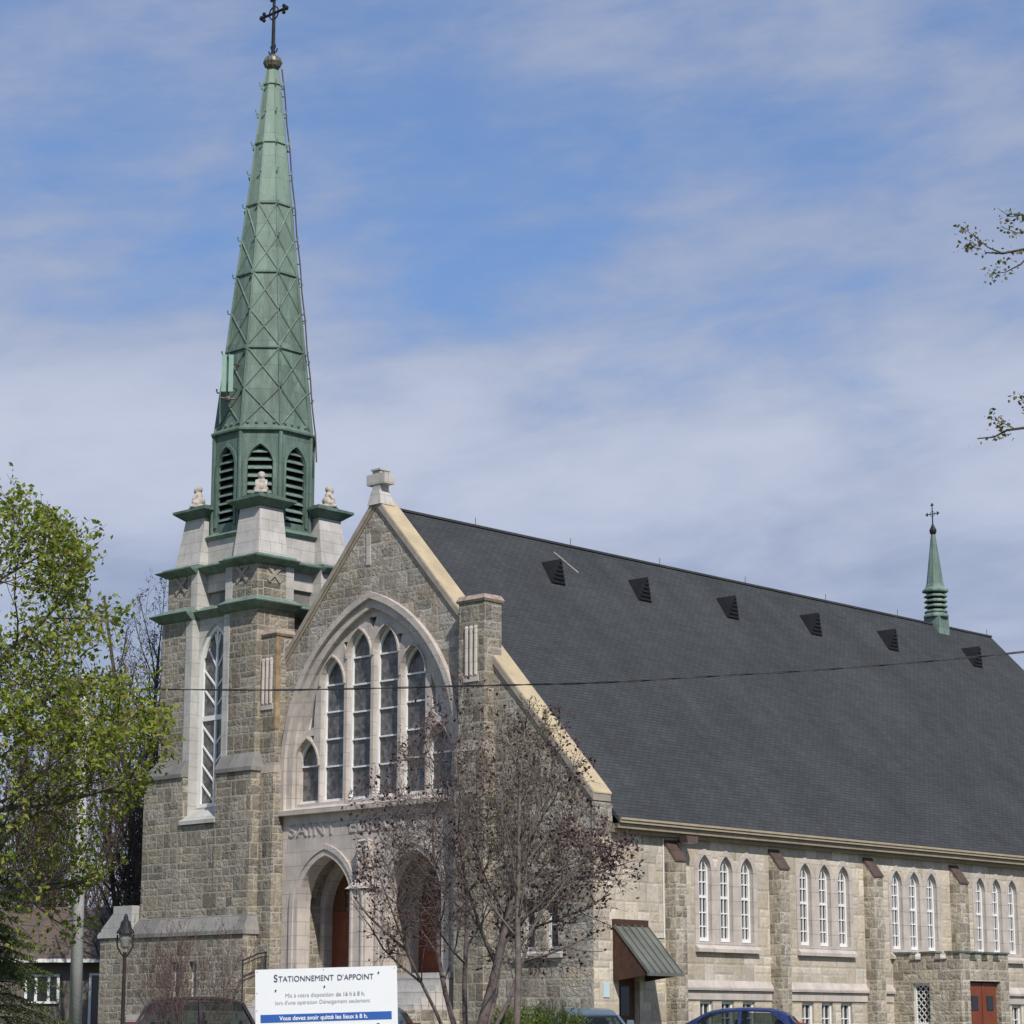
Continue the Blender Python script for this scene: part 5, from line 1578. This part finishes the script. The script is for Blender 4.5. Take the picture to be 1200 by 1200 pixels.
    for x in (0.0, -1.0):
        for s in (-1, 1):
            mb = MB(); mb.frustum(x - 0.3, x + 0.05, s * 0.36 - 0.24, s * 0.36 + 0.24, 0.45, x - 0.34, x - 0.2, s * 0.36 - 0.2, s * 0.36 + 0.2, 1.08)
            mb.box(x - 0.36, x - 0.25, s * 0.36 - 0.12, s * 0.36 + 0.12, 1.1, 1.28)
            K('seat', mb, M_seat)
    for x in (h - 0.78, -h + 0.72):
        for s in (-1, 1):
            y = s * (w2 - 0.10)
            def wheel(r, a, mat, par=None, name='wheel'):
                mb = MB(); n = 20
                mb.loft([[(x + r * q_ * math.cos(2 * PI * i / n), y + d_, 0.31 + r * q_ * math.sin(2 * PI * i / n)) for i in range(n)] for q_, d_ in ((0.9, -a), (1.0, -a * 0.7), (1.0, a * 0.7), (0.9, a))])
                return K(name, mb, mat, par)
            wh = wheel(0.31, 0.105, M_rubber); wheel(0.2, 0.112, M_rim, wh, 'rim')
    for s in (-1, 1):
        K('headlight', MB().frustum(h - 0.24, h - 0.04, s * w2 * 0.62 - 0.16, s * w2 * 0.62 + 0.16, 0.60, h - 0.32, h - 0.12, s * w2 * 0.62 - 0.14, s * w2 * 0.62 + 0.14, 0.73), M_headl)
        K('taillight', MB().frustum(-h - 0.01, -h + 0.2, s * w2 * 0.78 - 0.1, s * w2 * 0.78 + 0.1, 0.72, -h + 0.03, -h + 0.24, s * w2 * 0.76 - 0.08, s * w2 * 0.76 + 0.08, 1.0), M_redl)
        K('mirror', MB().frustum(a_base - 0.45, a_base - 0.32, s * (w2 + 0.08) - 0.1, s * (w2 + 0.08) + 0.1, 0.95, a_base - 0.43, a_base - 0.34, s * (w2 + 0.08) - 0.08, s * (w2 + 0.08) + 0.08, 1.08), paint)
    return rt
def gpos(px, depth):
    return on_ground(px, depth, 0.02)
left_head = math.atan2(-rgt.y, -rgt.x)
def paintmat(name, col):
    m, nt, b = new_mat(name, 0.25, 0.5); b.inputs['Base Color'].default_value = (*col, 1); b.inputs['Coat Weight'].default_value = 0.25; b.inputs['Coat Roughness'].default_value = 0.05
    g = nt.n('ShaderNodeNewGeometry'); f = nt.noise(g.outputs['Position'], 3.0, 3.0)
    nt.put(b.inputs['Roughness'], nt.smooth(f, 0.3, 0.7, 0.22, 0.38))
    return m
car(gpos(856, 60), left_head - 0.20, paintmat('blue_car_paint', (0.008, 0.019, 0.10)), 'dark blue hatchback parked in front of the nave wall', L=3.8, H=1.38)
car(gpos(250, 64), left_head + PI + 0.15, paintmat('maroon_car_paint', (0.020, 0.010, 0.011)), 'near black maroon car parked behind the bare shrubs at the tower base', L=4.6, H=1.70, rearx=-2.1, roof=(0.5, -1.5))
car(gpos(396, 61), left_head - 0.1, paintmat('silver_car_paint', (0.22, 0.235, 0.26)), 'silver car half hidden behind the white parking sign', H=1.52, roof=(0.35, -1.35))
car(gpos(690, 62), left_head + PI / 2 + 0.15, paintmat('grey_blue_car_paint', (0.10, 0.14, 0.19)), 'grey blue car peeking out beside the evergreen bush', H=1.40)

# ------------------------------------------------------------------ parking sign
sd = 17.0
sc_ = sd / FPX
pc = Vector(at(382, 1134, sd))
sb = on_ground(382, sd)
sgn = root('parking_sign', sb, 'white parking notice board with blue band and French lettering', 'sign')
tilt = math.radians(1.7)
su = (rgt * math.cos(tilt) + Vector((0, 0, 1)) * math.sin(tilt)).normalized()
sv = (Vector((0, 0, 1)) * math.cos(tilt) - rgt * math.sin(tilt)).normalized()
sn = su.cross(sv)                                # towards the camera
if sn.dot(CAM - pc) < 0: sn = -sn
Wb = 166 * sc_; Hb = 0.80
def spt(u, v, d):                                # u from the left edge, v down from the top edge
    return tuple(pc + su * (u - Wb / 2) - sv * v + sn * d)
M_board = plain('white_sign_board', (0.83, 0.84, 0.85), 0.4, 0.02)
M_navy = plain('dark_slate_lettering', (0.06, 0.075, 0.13), 0.5, 0.1)
M_fade = plain('faded_grey_lettering', (0.40, 0.41, 0.44), 0.5, 0.1)
M_blue = plain('blue_sign_band', (0.035, 0.12, 0.42), 0.45, 0.06)
def sbox(mb, u0, u1, v0, v1, d0, d1):
    c = [spt(u, v, d) for d in (d0, d1) for u, v in ((u0, v0), (u1, v0), (u1, v1), (u0, v1))]
    return mb.add(c, [(3, 2, 1, 0), (4, 5, 6, 7), (0, 1, 5, 4), (1, 2, 6, 5), (2, 3, 7, 6), (3, 0, 4, 7)])
obj('board', sbox(MB(), 0, Wb, 0, Hb, -0.012, 0.0), M_board, sgn)
px_ = Wb / 166.0
obj('blue_band', sbox(MB(), 6 * px_, 159 * px_, 52 * px_, 61 * px_, 0.001, 0.003), M_blue, sgn)
def write(lines, v, mat, name='lettering', u_mid=82, width=None):
    """lines: [(text, size in px, bold)] set side by side on one baseline"""
    parts = []; x = 0.0
    for txt, size, bold in lines:
        t_ = text_mesh(txt, size * 1.38, bold * size, 'LEFT', 0.0)
        wd_ = max((p[0] for p in t_.v), default=0); parts.append((t_, x)); x += wd_ + size * (0.12 if len(txt) == 1 else 0.62)
    k = (width / x) if width else 1.0
    mb = MB()
    for t_, x0 in parts:
        mb.add([spt((u_mid - x * k / 2 + (x0 + p[0]) * k) * px_, (v - p[1]) * px_, 0.005) for p in t_.v], t_.f)
    return obj(name, mb, mat, sgn, recalc=False)
write([('S', 8.6, 0.003), ('TATIONNEMENT', 6.6, 0.0), ("D'APPOINT", 6.6, 0.0)], 14.6, M_navy, width=121)
write([('Mis à votre disposition', 4.8, 0.0), ('de 16 h à 8 h.', 4.8, 0.02)], 32.6, M_fade, width=96, u_mid=83)
write([("lors d'une opération Déneigement seulement", 4.6, 0.0)], 40.6, M_fade, width=114, u_mid=80)
write([('Vous devez avoir quitté les lieux à 8 h.', 5.0, 0.03)], 58.9, M_board, width=106, u_mid=81)
mb = MB()
for u, v in ((24, 24.5), (81, 21.5), (144.5, 7.2)):
    c = spt(u * px_, v * px_, 0.006); mb.ball(c, 1.1 * px_, 6)
for u, v in ((2.5, 2.5), (163, 2.5), (2, 27), (2, 47), (80, 2)):
    c = spt(u * px_, v * px_, 0.004); mb.ball(c, 0.5 * px_, 6)
obj('bolts', mb, M_navy, sgn)
mb = MB()                                        # small emblem at the lower right of the board
for i in range(7):
    a = PI * i / 6
    sbox(mb, (143 + 3.2 * math.cos(a) - 0.5) * px_, (143 + 3.2 * math.cos(a) + 0.5) * px_, (70 - 4.0 * math.sin(a) - 0.8) * px_, (70 - 4.0 * math.sin(a) + 0.8) * px_, 0.002, 0.004)
sbox(mb, 142.2 * px_, 143.8 * px_, 65 * px_, 74 * px_, 0.002, 0.004)
sbox(mb, 139 * px_, 147 * px_, 72 * px_, 73.2 * px_, 0.002, 0.005)
obj('emblem', mb, M_navy, sgn)
for u in (0.2 * Wb, 0.8 * Wb):
    mb = MB(); p = Vector(spt(u, 0.05, -0.04)); q = Vector((p.x, p.y, sb.z))
    mb.bar(q, p, 0.06, 0.06, tuple(rh)); obj('post', mb, M_barkl, sgn)
